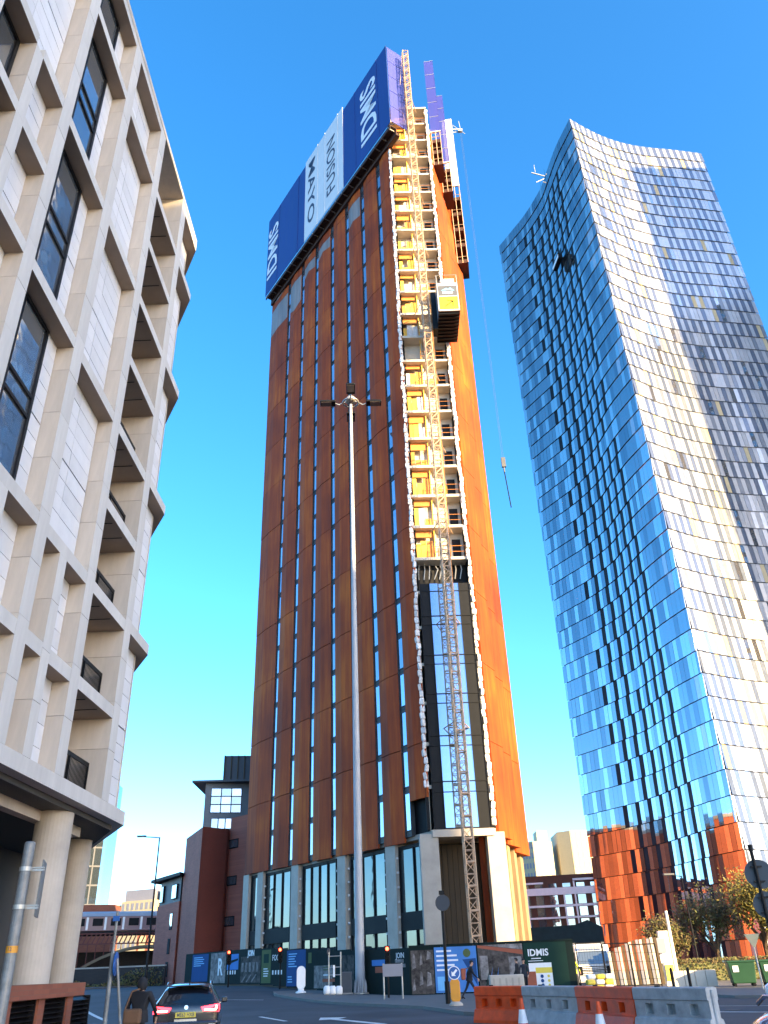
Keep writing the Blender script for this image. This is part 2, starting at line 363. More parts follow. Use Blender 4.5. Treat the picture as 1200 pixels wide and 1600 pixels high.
for (x0, x1, y0, y1) in [(-11.5, -8.8, 31.0, 36.5), (-6.6, -3.2, 44.5, 48.5), (-19.0, -16.0, 62, 75), (10.2, 13.6, 35.5, 38.5)]:
    mb = MB(); mb.add([(x, y, gz(x, y) + .004) for x, y in ((x0, y0), (x1, y0 + .3), (x1 - .2, y1), (x0 + .1, y1 - .4))], [(0, 1, 2, 3)]); struct('asphalt_patch', mb, m_patch)
road_line('lane_line', (9.2, 33.5), (12.5, 30.5), 0.25)
road_line('lane_line', (11.5, 36.0), (15.0, 33.5), 0.12)

# ------------------------------------------------------------------ apartment building on the left (cream stone frame, white tiles)
X0, XB = -9.8, -10.33
ZL = [6.45, 9.6, 12.87, 16.15, 19.4, 22.72, 26.0, 29.3, 32.58, 36.7]
LH = 0.42
apt = root('apartment_building', 'cream stone apartment block with deep window frames standing on round columns at the left', 'building', (-20, 18, 0))
mb = MB()
mb.prism([(-11.6, 1.0), (-11.6, 27.9), (-10.46, 27.9), (-10.46, 30.75), (-16, 41), (-34, 41), (-34, 1.0)], 6.9, 36.6)
part('core', mb, m_dark, apt)
mb = MB(); mb.prism([(X0 + 0.02, 0.9), (X0 + 0.02, 30.7), (-15.4, 41.2), (-34.2, 41.2), (-34.2, 0.9)], 36.7, 37.0); part('roof', mb, m_stone, apt)
mb = MB(); mb.prism([(X0, 0.9), (X0, 30.3), (-11.4, 33.2), (-15.6, 41.0), (-34.1, 41.0), (-34.1, 0.9)], 6.45, 6.9); part('fascia', mb, m_stonelt, apt)
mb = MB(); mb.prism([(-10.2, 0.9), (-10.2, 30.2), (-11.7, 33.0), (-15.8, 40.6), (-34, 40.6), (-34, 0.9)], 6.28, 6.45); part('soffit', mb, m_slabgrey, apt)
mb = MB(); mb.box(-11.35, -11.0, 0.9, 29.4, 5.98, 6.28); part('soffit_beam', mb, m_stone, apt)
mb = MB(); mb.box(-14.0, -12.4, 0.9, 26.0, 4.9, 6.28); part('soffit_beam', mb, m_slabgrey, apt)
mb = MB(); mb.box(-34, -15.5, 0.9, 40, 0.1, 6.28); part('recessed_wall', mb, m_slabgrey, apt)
mb = MB(); mb.box(-34, -11.7, 0.9, 0.95, 6.9, 36.6); part('end_wall', mb, m_stone, apt)

def ledge(y0, y1, z, x_in=XB - 0.13, h=LH):
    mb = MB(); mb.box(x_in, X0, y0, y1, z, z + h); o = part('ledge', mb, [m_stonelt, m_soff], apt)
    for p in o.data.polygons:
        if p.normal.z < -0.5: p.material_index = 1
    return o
pier_mesh = {}
def pier(y0, y1, z0, z1, xin=XB - 0.13):
    n = max(1, round((z1 - z0) / 1.64)); h = (z1 - z0) / n
    key = (round(y1 - y0, 2), round(h, 3), round(xin, 2))
    if key not in pier_mesh:
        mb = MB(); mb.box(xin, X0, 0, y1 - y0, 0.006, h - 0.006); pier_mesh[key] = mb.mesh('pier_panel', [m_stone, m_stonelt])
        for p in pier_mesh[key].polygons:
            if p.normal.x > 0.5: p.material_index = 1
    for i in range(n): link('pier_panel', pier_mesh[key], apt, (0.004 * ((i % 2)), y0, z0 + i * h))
tile_mesh = {}
def tiles(y0, y1, z0, z1, nc):
    n = max(1, round((z1 - z0) / 0.62)); h = (z1 - z0) / n; w = (y1 - y0) / nc
    key = (round(w, 3), round(h, 3))
    if key not in tile_mesh:
        mb = MB(); mb.box(XB - 0.05, XB, 0.01, w - 0.01, 0.01, h - 0.01); tile_mesh[key] = mb.mesh('wall_tile', m_tile)
    for j in range(n):
        for i in range(nc): link('wall_tile', tile_mesh[key], apt, (random.uniform(-0.006, 0.006), y0 + i * w, z0 + j * h))
def backing(y0, y1, z0, z1):
    mb = MB(); mb.box(XB - 0.12, XB - 0.045, y0, y1, z0, z1); part('wall_backing', mb, m_dark, apt)
def window(y0, y1, z0, z1, trans=()):
    mb = MB(); fw = 0.13; x0, x1 = XB - 0.12, XB + 0.05
    mb.box(x0, x1, y0, y0 + fw, z0, z1).box(x0, x1, y1 - fw, y1, z0, z1).box(x0, x1, y0 + fw, y1 - fw, z0, z0 + fw).box(x0, x1, y0 + fw, y1 - fw, z1 - fw, z1)
    cuts = [z0 + fw]
    for t in trans: mb.box(x0, x1 - 0.01, y0 + fw, y1 - fw, t - 0.06, t + 0.06); cuts += [t - 0.06, t + 0.06]
    cuts.append(z1 - fw)
    ym = y0 + (y1 - y0) * 0.34
    if y1 - y0 > 1.6: mb.box(x0, x1 - 0.015, ym - 0.05, ym + 0.05, z0 + fw, z1 - fw)
    o = part('window', mb, m_black, apt)
    for a, b in zip(cuts[::2], cuts[1::2]):
        if b - a < 0.1: continue
        cols = [(y0 + fw, ym - 0.05), (ym + 0.05, y1 - fw)] if y1 - y0 > 1.6 else [(y0 + fw, y1 - fw)]
        for (c0, c1) in cols:
            q = MB(); q.box(XB - 0.06, XB - 0.02, c0, c1, a, b); part('pane', q, m_win, o)
bays = {'D': (11.75, 15.55), 'C': (16.15, 19.5), 'B': (20.2, 23.5)}
for (a, b) in [(11.15, 11.75), (15.55, 16.15), (19.5, 20.2), (23.5, 24.2), (27.65, 28.35), (7.0, 7.6), (2.9, 3.5)]: pier(a, b, 6.9, 36.7, -11.58 if 23 < a < 28 else XB - 0.13)
backing(1.0, 24.0, 6.9, 36.7); backing(28.0, 30.75, 6.9, 36.7)
# bay B: white tiles two storeys high above, narrow split bays below
for z in (12.87, 19.4, 26.0, 32.58, 36.28): ledge(20.2, 23.5, z)
ledge(20.2, 21.25, 9.6); ledge(21.8, 23.5, 9.6); pier(21.25, 21.8, 6.9, 12.87)
for za, zb in [(6.9, 9.6), (10.02, 12.87)]: tiles(20.2, 21.25, za, zb, 1); tiles(21.8, 23.5, za, zb, 1)
for za, zb in [(13.29, 19.4), (19.82, 26.0), (26.42, 32.58), (33.0, 36.28)]:
    zm = (za + zb) / 2
    if zb - za > 5: tiles(20.24, 23.46, za, zm - 0.022, 2); tiles(20.24, 23.46, zm + 0.022, zb, 2)
    else: tiles(20.24, 23.46, za, zb, 2)
# bay C: tall windows with a strip of tiles beside them
for z in (12.87, 19.4, 26.0, 32.58, 36.28): ledge(16.15, 19.5, z)
ledge(16.15, 17.1, 9.6); ledge(17.6, 19.5, 9.6); pier(17.1, 17.6, 6.9, 12.87)
for za, zb in [(6.9, 9.6), (10.02, 12.87)]: tiles(16.15, 17.1, za, zb, 1); tiles(17.6, 19.5, za, zb, 1)
for za, zb in [(13.29, 19.4), (19.82, 26.0), (26.42, 32.58), (33.0, 36.28)]:
    zm = (za + zb) / 2
    window(16.17, 18.72, za + 0.03, zb - 0.01, (zm - 0.35, zm + 0.35) if zb - za > 5 else ())
    if zb - za > 5: tiles(18.74, 19.48, za, zm - 0.022, 1); tiles(18.74, 19.48, zm + 0.022, zb, 1)
    else: tiles(18.74, 19.48, za, zb, 1)
# bay D: split bays in the middle storeys, tiles above
for z in (19.4, 22.72, 26.0): ledge(11.75, 13.5, z); ledge(13.95, 15.55, z)
pier(13.5, 13.95, 13.29, 26.0)
for z in (12.87, 32.58, 36.28): ledge(11.75, 15.55, z)
for za, zb in [(13.29, 19.4), (19.82, 22.72), (23.14, 26.0)]:
    tiles(13.95, 15.55, za, zb, 1)
    window(11.8, 13.45, za + 0.03, zb - 0.01)
zm = (26.42 + 32.58) / 2
tiles(11.78, 15.52, 26.42, zm - 0.022, 2); tiles(11.78, 15.52, zm + 0.022, 32.58, 2); tiles(11.78, 15.52, 33.0, 36.28, 2)
for (a, b) in [(7.6, 11.15), (3.5, 7.0)]:
    for z in (9.6, 12.87, 19.4, 26.0, 32.58, 36.28): ledge(a, b, z)
    for za, zb in [(13.29, 19.4), (19.82, 26.0), (26.42, 32.58)]: window(a + 0.05, b - 0.9, za, zb, ((za + zb) / 2,))
# balcony bay
for i, z in enumerate(ZL[:9]):
    if i > 0:
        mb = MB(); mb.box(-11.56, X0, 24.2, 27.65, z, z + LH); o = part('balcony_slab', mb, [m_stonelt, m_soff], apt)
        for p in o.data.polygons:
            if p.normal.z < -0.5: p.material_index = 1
        for yy in (25.3, 26.45):
            q = MB(); q.box(-11.5, -9.95, yy, yy + 0.03, z - 0.02, z + 0.01); part('soffit_joint', q, m_dark, o)
    zt = z + LH; zn = ZL[i + 1] if i < 8 else 36.6
    mb = MB(); mb.box(-11.575, -11.52, 24.22, 25.0, zt, zn); part('balcony_wall', mb, m_stone, apt)
    mb = MB(); mb.box(-11.575, -11.50, 26.95, 27.64, zt, zn); part('balcony_wall', mb, m_stone, apt)
    mb = MB(); mb.box(-11.575, -11.53, 25.02, 26.93, zt, zn - 0.1); o = part('balcony_door', mb, m_win, apt)
    q = MB()
    for yy in (25.02, 25.93, 26.85): q.box(-11.54, -11.47, yy, yy + 0.08, zt, zn - 0.1)
    q.box(-11.54, -11.48, 25.1, 26.85, zn - 0.2, zn - 0.1); part('door_frame', q, m_black, o)
    q = MB(); xr = -10.39
    for yy in (24.25, 25.9, 27.56): q.box(xr - 0.035, xr + 0.035, yy - 0.03, yy + 0.03, zt, zt + 1.2)
    q.box(xr - 0.03, xr + 0.03, 24.25, 27.56, zt + 1.07, zt + 1.2).box(xr - 0.02, xr + 0.02, 24.25, 27.56, zt + 0.08, zt + 0.12)
    for k in range(30):
        yy = 24.33 + k * 0.109; q.box(xr - 0.011, xr + 0.011, yy - 0.011, yy + 0.011, zt + 0.12, zt + 1.14)
    part('railing', q, m_black, apt)
# corner bay: tiles with hoods that wrap the corner every second storey
for z in (13.02, 19.58, 26.1, 32.6, 36.28):
    mb = MB(); mb.prism([(X0, 28.35), (X0, 30.75), (-11.35, 33.5), (-11.7, 33.4), (XB - 0.1, 30.9), (XB - 0.1, 28.35)], z, z + LH)
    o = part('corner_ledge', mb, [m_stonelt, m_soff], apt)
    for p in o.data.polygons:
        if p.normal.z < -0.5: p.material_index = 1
for za, zb in [(6.9, 13.02), (13.44, 19.58), (20.0, 26.1), (26.52, 32.6), (33.02, 36.28)]:
    zm = (za + zb) / 2
    if zb - za > 5: tiles(28.38, 30.72, za, zm - 0.02, 1); tiles(28.38, 30.72, zm + 0.02, zb, 1)
    else: tiles(28.38, 30.72, za, zb, 1)
for i in range(11):
    z = 6.9 + i * 2.7; mb = MB(); mb.prism([(-10.31, 30.73), (-10.31, 30.83), (-10.5, 31.2), (-10.5, 30.73)], z + 0.006, z + 2.694); part('corner_panel', mb, m_stone, apt)
mb = MB(); mb.prism([(-10.4, 30.9), (-15.9, 41.0), (-16.1, 40.9), (-10.5, 30.7)], 6.9, 36.6); part('rear_wall', mb, m_stone, apt)
# columns and brick plinth with louvres
for (x, y, r) in [(-10.75, 26.4, 0.56), (-12.1, 32.3, 0.5), (-10.75, 19.4, 0.56), (-10.75, 12.4, 0.56), (-10.75, 5.4, 0.56)]:
    mb = MB(); mb.lathe([(r, 0.15), (r, 6.28)], 32, 0, (x, y, 0)); part('column', mb, m_conc, apt, smooth=False)
    for p in apt.children[-1].data.polygons: p.use_smooth = len(p.vertices) == 4
pl = root('plinth_wall', 'low orange brick wall with black louvred vents below the round columns', 'wall', (-11, 16, 0.1))
mb = MB(); mb.box(-12.6, -9.55, 1, 27.75, 1.28, 1.62); part('coping', mb, m_redlt, pl, bevel=0.01)
for k in range(13):
    y0 = 1.3 + k * 2.12
    mb = MB(); mb.box(-12.4, -9.66, y0, y0 + 0.42, 0.1, 1.28); part('brick_pier', mb, m_redlt, pl)
    mb = MB(); mb.box(-12.3, -9.95, y0 + 0.42, y0 + 2.12, 0.1, 1.28); o = part('louvre_vent', mb, m_dark, pl)
    q = MB(); q.box(-9.95, -9.72, y0 + 0.44, y0 + 0.5, 0.15, 1.27).box(-9.95, -9.72, y0 + 2.04, y0 + 2.1, 0.15, 1.27)
    part('louvre_frame', q, m_black, o)
    for j in range(9):
        z = 0.2 + j * 0.118; q = MB(); q.add([(-9.92, y0 + 0.5, z + 0.075), (-9.92, y0 + 2.04, z + 0.075), (-9.74, y0 + 2.04, z), (-9.74, y0 + 0.5, z), (-9.92, y0 + 0.5, z + 0.09), (-9.92, y0 + 2.04, z + 0.09), (-9.74, y0 + 2.04, z + 0.015), (-9.74, y0 + 0.5, z + 0.015)], BOXF); part('louvre', q, m_black, o)

# ------------------------------------------------------------------ rust-coloured tower under construction
A = Vector((-15.4, 87.7, 0)); B = Vector((2.41, 61.95, 0)); C = Vector((7.3, 62.1, 0)); D = Vector((10.4, 71.5, 0)); E = Vector((-7.4, 97.2, 0))
eF = (A - B).normalized(); nF = Vector((-eF.y, eF.x, 0)); nF = -nF if nF.y > 0 else nF
fF = Frame(B, eF, nF)                                  # front: a runs from the hoist corner to the far left
eR = (D - C).normalized(); nR = Vector((eR.y, -eR.x, 0)); fR = Frame(C, eR, nR)
eS = (C - B).normalized(); nS = Vector((eS.y, -eS.x, 0)); fS = Frame(B, eS, nS)
LF = (A - B).length; LR = (D - C).length; LS = (C - B).length
tw = root('rust_tower', 'tall rust-brown steel clad tower block under construction in the middle', 'building', (-2, 80, 0))
ST = 3.175; ZB = 10.27
ztop = ZB + 27 * ST
# core with the open hoist bay cut into its corner
def w2(fr, a, b): p = fr(a, b, 0); return (p.x, p.y)
core = [w2(fF, LF - 0.35, -0.5), w2(fF, 0.15, -0.5), w2(fS, 0.35, -4.2), w2(fS, LS - 0.3, -4.2), w2(fR, 0.4, -0.45), w2(fR, LR - 0.3, -0.45), (E.x + 0.3, E.y - 0.4)]
mb = MB(); mb.prism(core, ZB, 92.5); part('core', mb, m_frame, tw)
mb = MB(); mb.prism([(p[0], p[1]) for p in core], 92.5, 93.2); part('roof_slab', mb, m_slab, tw)
# front cladding: eight bands of folded steel panels, two storeys each
sc = [2.72, 6.4, 10.05, 13.8, 17.85, 21.75, 25.8]; hw = 0.44
edges = [-0.02] + [v for s in sc for v in (s - hw, s + hw)] + [LF + 0.1]
bands = [(edges[2 * i], edges[2 * i + 1]) for i in range(8)]
def bottom(t): return 9.72 + 0.55 * t / LF
levels = [None] + [ZB + 2 * ST * k for k in range(1, 13)] + [89.9]
for bi, (a0, a1) in enumerate(bands):
    am = a0 + (a1 - a0) * 0.55
    for k in range(13):
        z0 = levels[k] if k else None; z1 = levels[k + 1] - 0.02
        zl0 = z0 + 0.04 if z0 else bottom(a0); zl1 = z0 + 0.04 if z0 else bottom(a1); zlm = z0 + 0.04 if z0 else bottom(am)
        if bi == 0 and k == 0: zl0 = zl1 = zlm = 12.6
        j = random.uniform(-0.015, 0.015)
        mb = MB(); bo, bc = 0.02 + j, 0.16 + j
        vs = [fF(a0, bo, zl0), fF(am, bc, zlm), fF(a1, bo, zl1), fF(a1, -0.12, zl1), fF(a0, -0.12, zl0), fF(a0, bo, z1), fF(am, bc, z1), fF(a1, bo, z1), fF(a1, -0.12, z1), fF(a0, -0.12, z1)]
        mb.add(vs, [(4, 3, 2, 1, 0), (5, 6, 7, 8, 9), (0, 1, 6, 5), (1, 2, 7, 6), (2, 3, 8, 7), (3, 4, 9, 8), (4, 0, 5, 9)])
        film = (k == 12 or (k == 11 and bi in (2, 4, 5, 6, 7)))
        if film:
            h = z0 + random.uniform(1.2, 4.4); 
            mb2 = MB(); e = 0.012
            mb2.add([fF(a0 + .04, bo + e, h), fF(am, bc + e, h + random.uniform(-.8, .8)), fF(a1 - .04, bo + e, h), fF(a1 - .04, bo - 0.02, h), fF(a0 + .04, bo - 0.02, h), fF(a0 + .04, bo + e, z1 - .05), fF(am, bc + e, z1 - .05), fF(a1 - .04, bo + e, z1 - .05), fF(a1 - .04, bo - .02, z1 - .05), fF(a0 + .04, bo - .02, z1 - .05)], [(4, 3, 2, 1, 0), (5, 6, 7, 8, 9), (0, 1, 6, 5), (1, 2, 7, 6), (2, 3, 8, 7), (3, 4, 9, 8), (4, 0, 5, 9)])
            part('protective_film', mb2, m_film, part('steel_panel', mb, m_rust, tw))
        else: part('steel_panel', mb, m_rust, tw)
# window strips
mbw = MB(); W = hw - 0.05
mbw.box(-hw, hw, -0.42, -0.2, 0, ST).box(-hw, -W, -0.2, -0.02, 0, ST).box(W, hw, -0.2, -0.02, 0, ST)
mbw.box(-W, W, -0.2, -0.13, 0, 0.40).box(-W, W, -0.2, -0.07, 0.40, 0.46).box(-W, W, -0.2, -0.07, ST - 0.08, ST).box(-W, W, -0.13, -0.09, 0.18, 0.22)
mbp = MB(); mbp.box(-W + 0.06, W - 0.1, -0.2, -0.12, 0.46, ST - 0.08)
mew = mbw.mesh('window', m_span); mep = mbp.mesh('pane', m_twin)
angF = math.atan2(eF.y, eF.x)
for s in sc:
    for k in range(25):
        z = ZB - 0.1 + k * ST; q = fF(s, 0, z)
        rot = math.atan2((-eF).y, (-eF).x)      # local +y must face inwards -> mirror so that -y faces in
        o = link('window', mew, tw, q, rz=angF)
        if (Matrix.Rotation(angF, 3, 'Z') @ Vector((0, 1, 0))).dot(nF) < 0: o.rotation_euler.z = angF + math.pi
        p = link('pane', mep, o); p.rotation_euler = (rad(random.uniform(-0.4, 0.4)), 0, rad(random.uniform(-0.7, 0.7)))
# podium: concrete piers, tall glazing, dark spandrel
for (a0, a1) in [(30.5, 31.75), (27.3, 28.5), (20.1, 21.45), (11.9, 13.2), (4.55, 5.9)]:
    mb = MB(); mb.fbox(fF, a0, a1, -0.9, 0.0, 0.0, 9.75 + 0.5 * a0 / LF); part('podium_pier', mb, m_conc, tw)
mb = MB(); mb.fbox(fF, -0.2, LF, -6.0, -5.5, 0, 10.2); part('podium_back_wall', mb, m_concdk, tw)
mb = MB(); mb.fbox(fF, 0.3, LF, -5.6, -0.35, 9.9, 10.25); part('podium_ceiling', mb, m_concdk, tw)
m_pgl = glass('podium_glass', (0.09, 0.12, 0.125), metal=0.6, wav=0.25, rnd=0.3)
for gi, (a0, a1, n) in enumerate([(28.55, 30.45, 1), (22.1, 27.25, 3), (13.9, 19.7, 4), (6.4, 11.45, 3), (0.75, 4.45, 2)]):
    fr_ = MB(); w = (a1 - a0) / n; zt = 9.65 + 0.5 * a0 / LF
    fr_.fbox(fF, a0, a1, -0.55, -0.25, 3.95, 5.15).fbox(fF, a0, a1, -0.55, -0.3, zt - 0.25, zt).fbox(fF, a0, a1, -0.5, -0.3, 0.9, 1.0)
    for i in range(n + 1): fr_.fbox(fF, a0 + i * w - 0.05, a0 + i * w + 0.05, -0.55, -0.28, 0.2, zt)
    o = part('podium_window', fr_, m_frame, tw)
    for i in range(n):
        for (c0, c1) in ((1.0, 3.95), (5.15, zt - 0.25)):
            q = MB(); q.fbox(fF, a0 + i * w + 0.05, a0 + (i + 1) * w - 0.05, -0.45, -0.4, c0, c1); part('pane', q, m_pgl, o)
for a in (27.1, 19.95, 13.45, 11.6, 6.15, 4.5):       # white fixing blocks up the edges of the glazing
    for k in range(8): mb = MB(); mb.fbox(fF, a - 0.06, a + 0.06, -0.24, -0.1, 1.8 + k * 1.0, 1.95 + k * 1.0); part('fixing_bracket', mb, m_white, tw)
mb = MB(); mb.fbox(fF, 20.2, 21.4, -5.4, -5.2, 1.2, 3.4, 0); part('site_cabin_wall', mb, m_concdk, tw)
# columns at the hoist corner and along the sunny side
for (fr, a0, a1, b0, b1, z1) in [(fS, -0.75, 0.6, -1.3, 0.1, 10.0), (fS, LS - 0.75, LS + 0.55, -1.2, 0.1, 10.0)]:
    mb = MB(); mb.fbox(fr, a0, a1, b0, b1, 0, z1); part('corner_column', mb, m_conc, tw, bevel=0.03)
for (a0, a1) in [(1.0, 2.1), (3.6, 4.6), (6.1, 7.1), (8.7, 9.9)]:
    mb = MB(); mb.fbox(fR, a0, a1, -1.0, -0.05, 0, 9.8); part('podium_pier', mb, m_suntint, tw)
mb = MB(); mb.fbox(fR, 0.9, LR, -1.6, -1.2, 0, 9.9); part('podium_wall', mb, m_rust, tw)
# sunny side cladding: three folded bands
rb = [(0.35, 3.3), (3.3, 6.5), (6.5, LR + 0.25)]
tops = [81.5, 79.5, 77.5]
for bi, (a0, a1) in enumerate(rb):
    zs = [9.75 - 0.25 * bi]; z = ZB + 2 * ST
    while z < tops[bi] - 2: zs.append(z); z += 2 * ST
    zs.append(tops[bi])
    for z0, z1 in zip(zs[:-1], zs[1:]):
        mb = MB(); a2 = a1 - 0.25; bo = 0.10; bt = 0.55
        pl_ = [(a0 + 0.03, bo), (a2, bt), (a1 - 0.03, bo + 0.05), (a1 - 0.03, -0.2), (a0 + 0.03, -0.2)]
        n = len(pl_); vs = [fR(a, b, z0 + 0.02) for a, b in pl_] + [fR(a, b, z1 - 0.02) for a, b in pl_]
        mb.add(vs, [tuple(range(n))[::-1], tuple(range(n, 2 * n))] + [(i, (i + 1) % n, n + (i + 1) % n, n + i) for i in range(n)])
        part('steel_panel', mb, m_rust, tw)
for bi, (a0, a1) in enumerate(rb):                   # bare sheathing above the cladding
    mb = MB(); mb.fbox(fR, a0, a1 - 0.05, -0.3, 0.0, tops[bi], 92); part('sheathing_board', mb, m_rust, tw)
# insulation rolls wrapped up both edges of the hoist bay
mb = MB(); mb.add([(x, y, z) for z, sc_ in ((0, .75), (.08, 1), (.44, 1), (.52, .75)) for x, y in ((-.2 * sc_, -.17 * sc_), (.2 * sc_, -.17 * sc_), (.24 * sc_, .0), (.2 * sc_, .17 * sc_), (-.2 * sc_, .17 * sc_), (-.24 * sc_, 0))], [tuple(range(6))[::-1], tuple(range(18, 24))] + [(j * 6 + i, j * 6 + (i + 1) % 6, (j + 1) * 6 + (i + 1) % 6, (j + 1) * 6 + i) for j in range(3) for i in range(6)])
meb = mb.mesh('insulation_batt', m_batt)
for side, a in ((0, -0.02), (1, LS - 0.12)):
    z = ZB + (0.2 if side else 3.0); i = 0
    while z < (87.5 if side == 0 else 95):
        q = fS(a + random.uniform(-0.05, 0.05), -0.05 + random.uniform(-0.05, 0.05), z)
        link('insulation_batt', meb, tw, q, rot=(random.uniform(-.15, .15), random.uniform(-.15, .15), random.uniform(-.5, .5)), scale=(random.uniform(.55, .85), random.uniform(.6, .9), 1.02)); z += 0.57; i += 1
    mb = MB(); mb.fbox(fS, a - 0.12, a + 0.12, -0.55, -0.12, ZB, 88 if side == 0 else 96); part('edge_channel', mb, m_frame, tw)
# storeys of the open hoist bay
for k in range(28):
    z = ZB + k * ST
    mb = MB(); mb.fbox(fS, 0.1, LS - 0.05, -4.2, -0.1, z - 0.26, z, 0); part('floor_slab', mb, m_slab, tw)
    if k == 27: break
    mb = MB(); mb.fbox(fS, 0.1, LS - 0.1, -1.45, -1.3, z, z + ST - 0.26); part('back_wall', mb, m_dark if k == 6 else m_slab, tw)  # the one shadowed storey gets its shade from a dark wall colour
    mb = MB(); mb.fbox(fS, 0.02, 0.16, -4.1, -0.3, z, z + ST - 0.26); part('side_wall', mb, m_slab, tw)
    mb = MB(); mb.fbox(fS, LS - 0.2, LS - 0.06, -4.1, -0.3, z, z + ST - 0.26); part('side_wall', mb, m_slab, tw)
    if k == 6:
        for i in range(9):
            mb = MB(); mb.path([fS(.5 + i * .45, -.9, z + ST - .3), fS(.6 + i * .45 + random.uniform(-.2, .2), -.8, z + ST - .9), fS(.4 + i * .45, -.9, z + 1.4)], .05, 5); part('service_pipe', mb, m_galv, tw)
    if k >= 7:
        if k not in (14,):
            if k % 7 not in (2, 5) or k < 18:
                mb = MB(); mb.fbox(fS, 0.2, 1.85, -0.75, -0.68, z + ST - random.uniform(.7, 1.1), z + ST - 0.28); part('orange_board', mb, m_obrd, tw)
            for i in range(3):
                mb = MB(); mb.fbox(fS, 0.2 + i * 0.56, 0.72 + i * 0.56, -0.85 - 0.03 * i, -0.8 - 0.03 * i, z, z + ST - 1.0 - random.choice((0, 0, .2, .5, 1.1))); part('site_panel', mb, random.choice((m_ybrd, m_ybrd, m_ybrd, m_slab, m_obrd, m_batt)), tw)
        mb = MB(); mb.fbox(fS, 2.05, 2.2, -1.28, -0.9, z, z + ST - 0.26); part('door_jamb', mb, m_slab, tw)
        mb = MB(); mb.fbox(fS, LS - 1.3, LS - 0.55, -1.3, -1.26, z, z + ST - 0.9); part('door_opening', mb, m_dark, tw)
        mb = MB(); mb.fbox(fS, 2.4, 3.4 + .2 * (k % 2), -1.2, -1.14, z, z + 1.15 + 0.4 * (k % 2)); part('site_board', mb, m_ybrd if k % 4 == 1 else m_slab, tw)
        mb = MB()
        for h in (0.55, 1.1): mb.tube(fS(1.9, -0.2, z + h), fS(LS - 0.25, -0.2, z + h), 0.026, 6)
        for a in (1.9, 3.3, LS - 0.3): mb.tube(fS(a, -0.2, z), fS(a, -0.2, z + 1.2), 0.03, 6)
        part('guard_rail', mb, m_obrd, tw)
        mb = MB(); mb.fbox(fS, 1.95, 2.03, -0.6, -0.5, z, z + ST - 0.26)
        part('prop_post', mb, m_ybrd, tw)
# curtain wall at the foot of the hoist bay
m_cw = glass('curtain_wall_glass', (0.24, 0.33, 0.46), metal=0.85, wav=0.08, rnd=0.05)
zz = [10.3, 13.6, 17.0, 20.3, 23.5, 26.9, 29.9]
for z0, z1 in zip(zz[:-1], zz[1:]):
    fr_ = MB(); fr_.fbox(fS, 0.35, LS - 0.3, 0.0, 0.12, z0 + 0.0, z0 + 0.07).fbox(fS, 0.35, LS - 0.3, 0.0, 0.11, z1 - 0.75, z1 - 0.69)
    for a in (0.35, 1.15, LS - 1.25, LS - 0.36): fr_.fbox(fS, a, a + 0.06, 0.0, 0.13, z0 + 0.07, z1)
    o = part('curtain_wall', fr_, m_frame, tw)
    for (a0, a1, mm) in [(0.41, 1.15, m_frame), (1.21, LS - 1.25, m_cw), (LS - 1.19, LS - 0.36, m_frame)]:
        q = MB(); q.fbox(fS, a0, a1, 0.02, 0.06, z0 + 0.07, z1 - 0.75); part('pane', q, mm, o)
        q = MB(); q.fbox(fS, a0, a1, 0.02, 0.06, z1 - 0.69, z1); part('pane', q, mm, o)
mb = MB(); mb.fbox(fS, 0.2, LS - 0.2, -0.2, 0.25, 9.75, 10.25); part('bay_sill', mb, m_conc, tw)
for i in range(9):
    mb = MB(); mb.fbox(fS, 0.65 + i * 0.4, 1.02 + i * 0.4, -3.2, -3.1, 0.1, 9.6); part('timber_board', mb, m_timber, tw)
mb = MB(); mb.fbox(fS, 0.6, LS - 0.75, -3.6, -3.3, 0, 9.7); part('bay_wall', mb, m_dark, tw)

# ------------------------------------------------------------------ printed screens round the top of the tower
def hscreen(name, label, a0, a1, z0, z1, mat, seams):
    r = root(name, label, 'screen', tuple(fF((a0 + a1) / 2, 1.3, z0)))
    cuts = [a0] + seams + [a1]
    for i, (s0, s1) in enumerate(zip(cuts[:-1], cuts[1:])):
        mb = MB(); mb.fbox(fF, s0 + 0.015, s1 - 0.015, 1.22 + 0.02 * (i % 2), 1.27 + 0.02 * (i % 2), z0, z1); part('screen_panel', mb, mat, r)
    for s in seams:
        mb = MB(); mb.fbox(fF, s - 0.04, s + 0.04, 1.27, 1.33, z0 + 0.1, z1 + 0.1); part('joint_post', mb, mat if mat is m_white else m_blue, r)
    return r
s1 = hscreen('screen', 'dark blue printed screen at the far left of the tower top', 19.35, 31.4, 89.3, 105.6, m_blue, [21.4, 27.6])
s2 = hscreen('screen', 'white printed screen with two upright names between the blue ones', 8.75, 19.3, 89.3, 106.2, m_white, [10.1, 13.6, 15.7])
s3 = hscreen('screen', 'dark blue printed screen at the tower corner next to the hoist bay', -2.1, 8.7, 89.3, 105.2, m_blue, [0.25, 5.6])
fT = Frame(B, -eF, nF)                                  # reader's right runs towards the hoist corner
text_on('lettering', 'IDMIS', 4.4, m_wletter, s1, fT, -29.3, 1.30, 97.3, math.pi / 2, offset=0.07, sx=1.0)
text_on('lettering', 'MAYO', 2.7, m_dletter, s2, fT, -17.5, 1.31, 98.2, -math.pi / 2, offset=0.02, sx=1.75)
text_on('lettering', 'FUSION', 3.2, m_dletter, s2, fT, -11.8, 1.31, 97.4, math.pi / 2, offset=0.0, sx=1.05)
text_on('lettering', 'IDMIS', 5.0, m_wletter, s3, fT, -2.2, 1.32, 97.2, math.pi / 2, offset=0.08, sx=0.92)
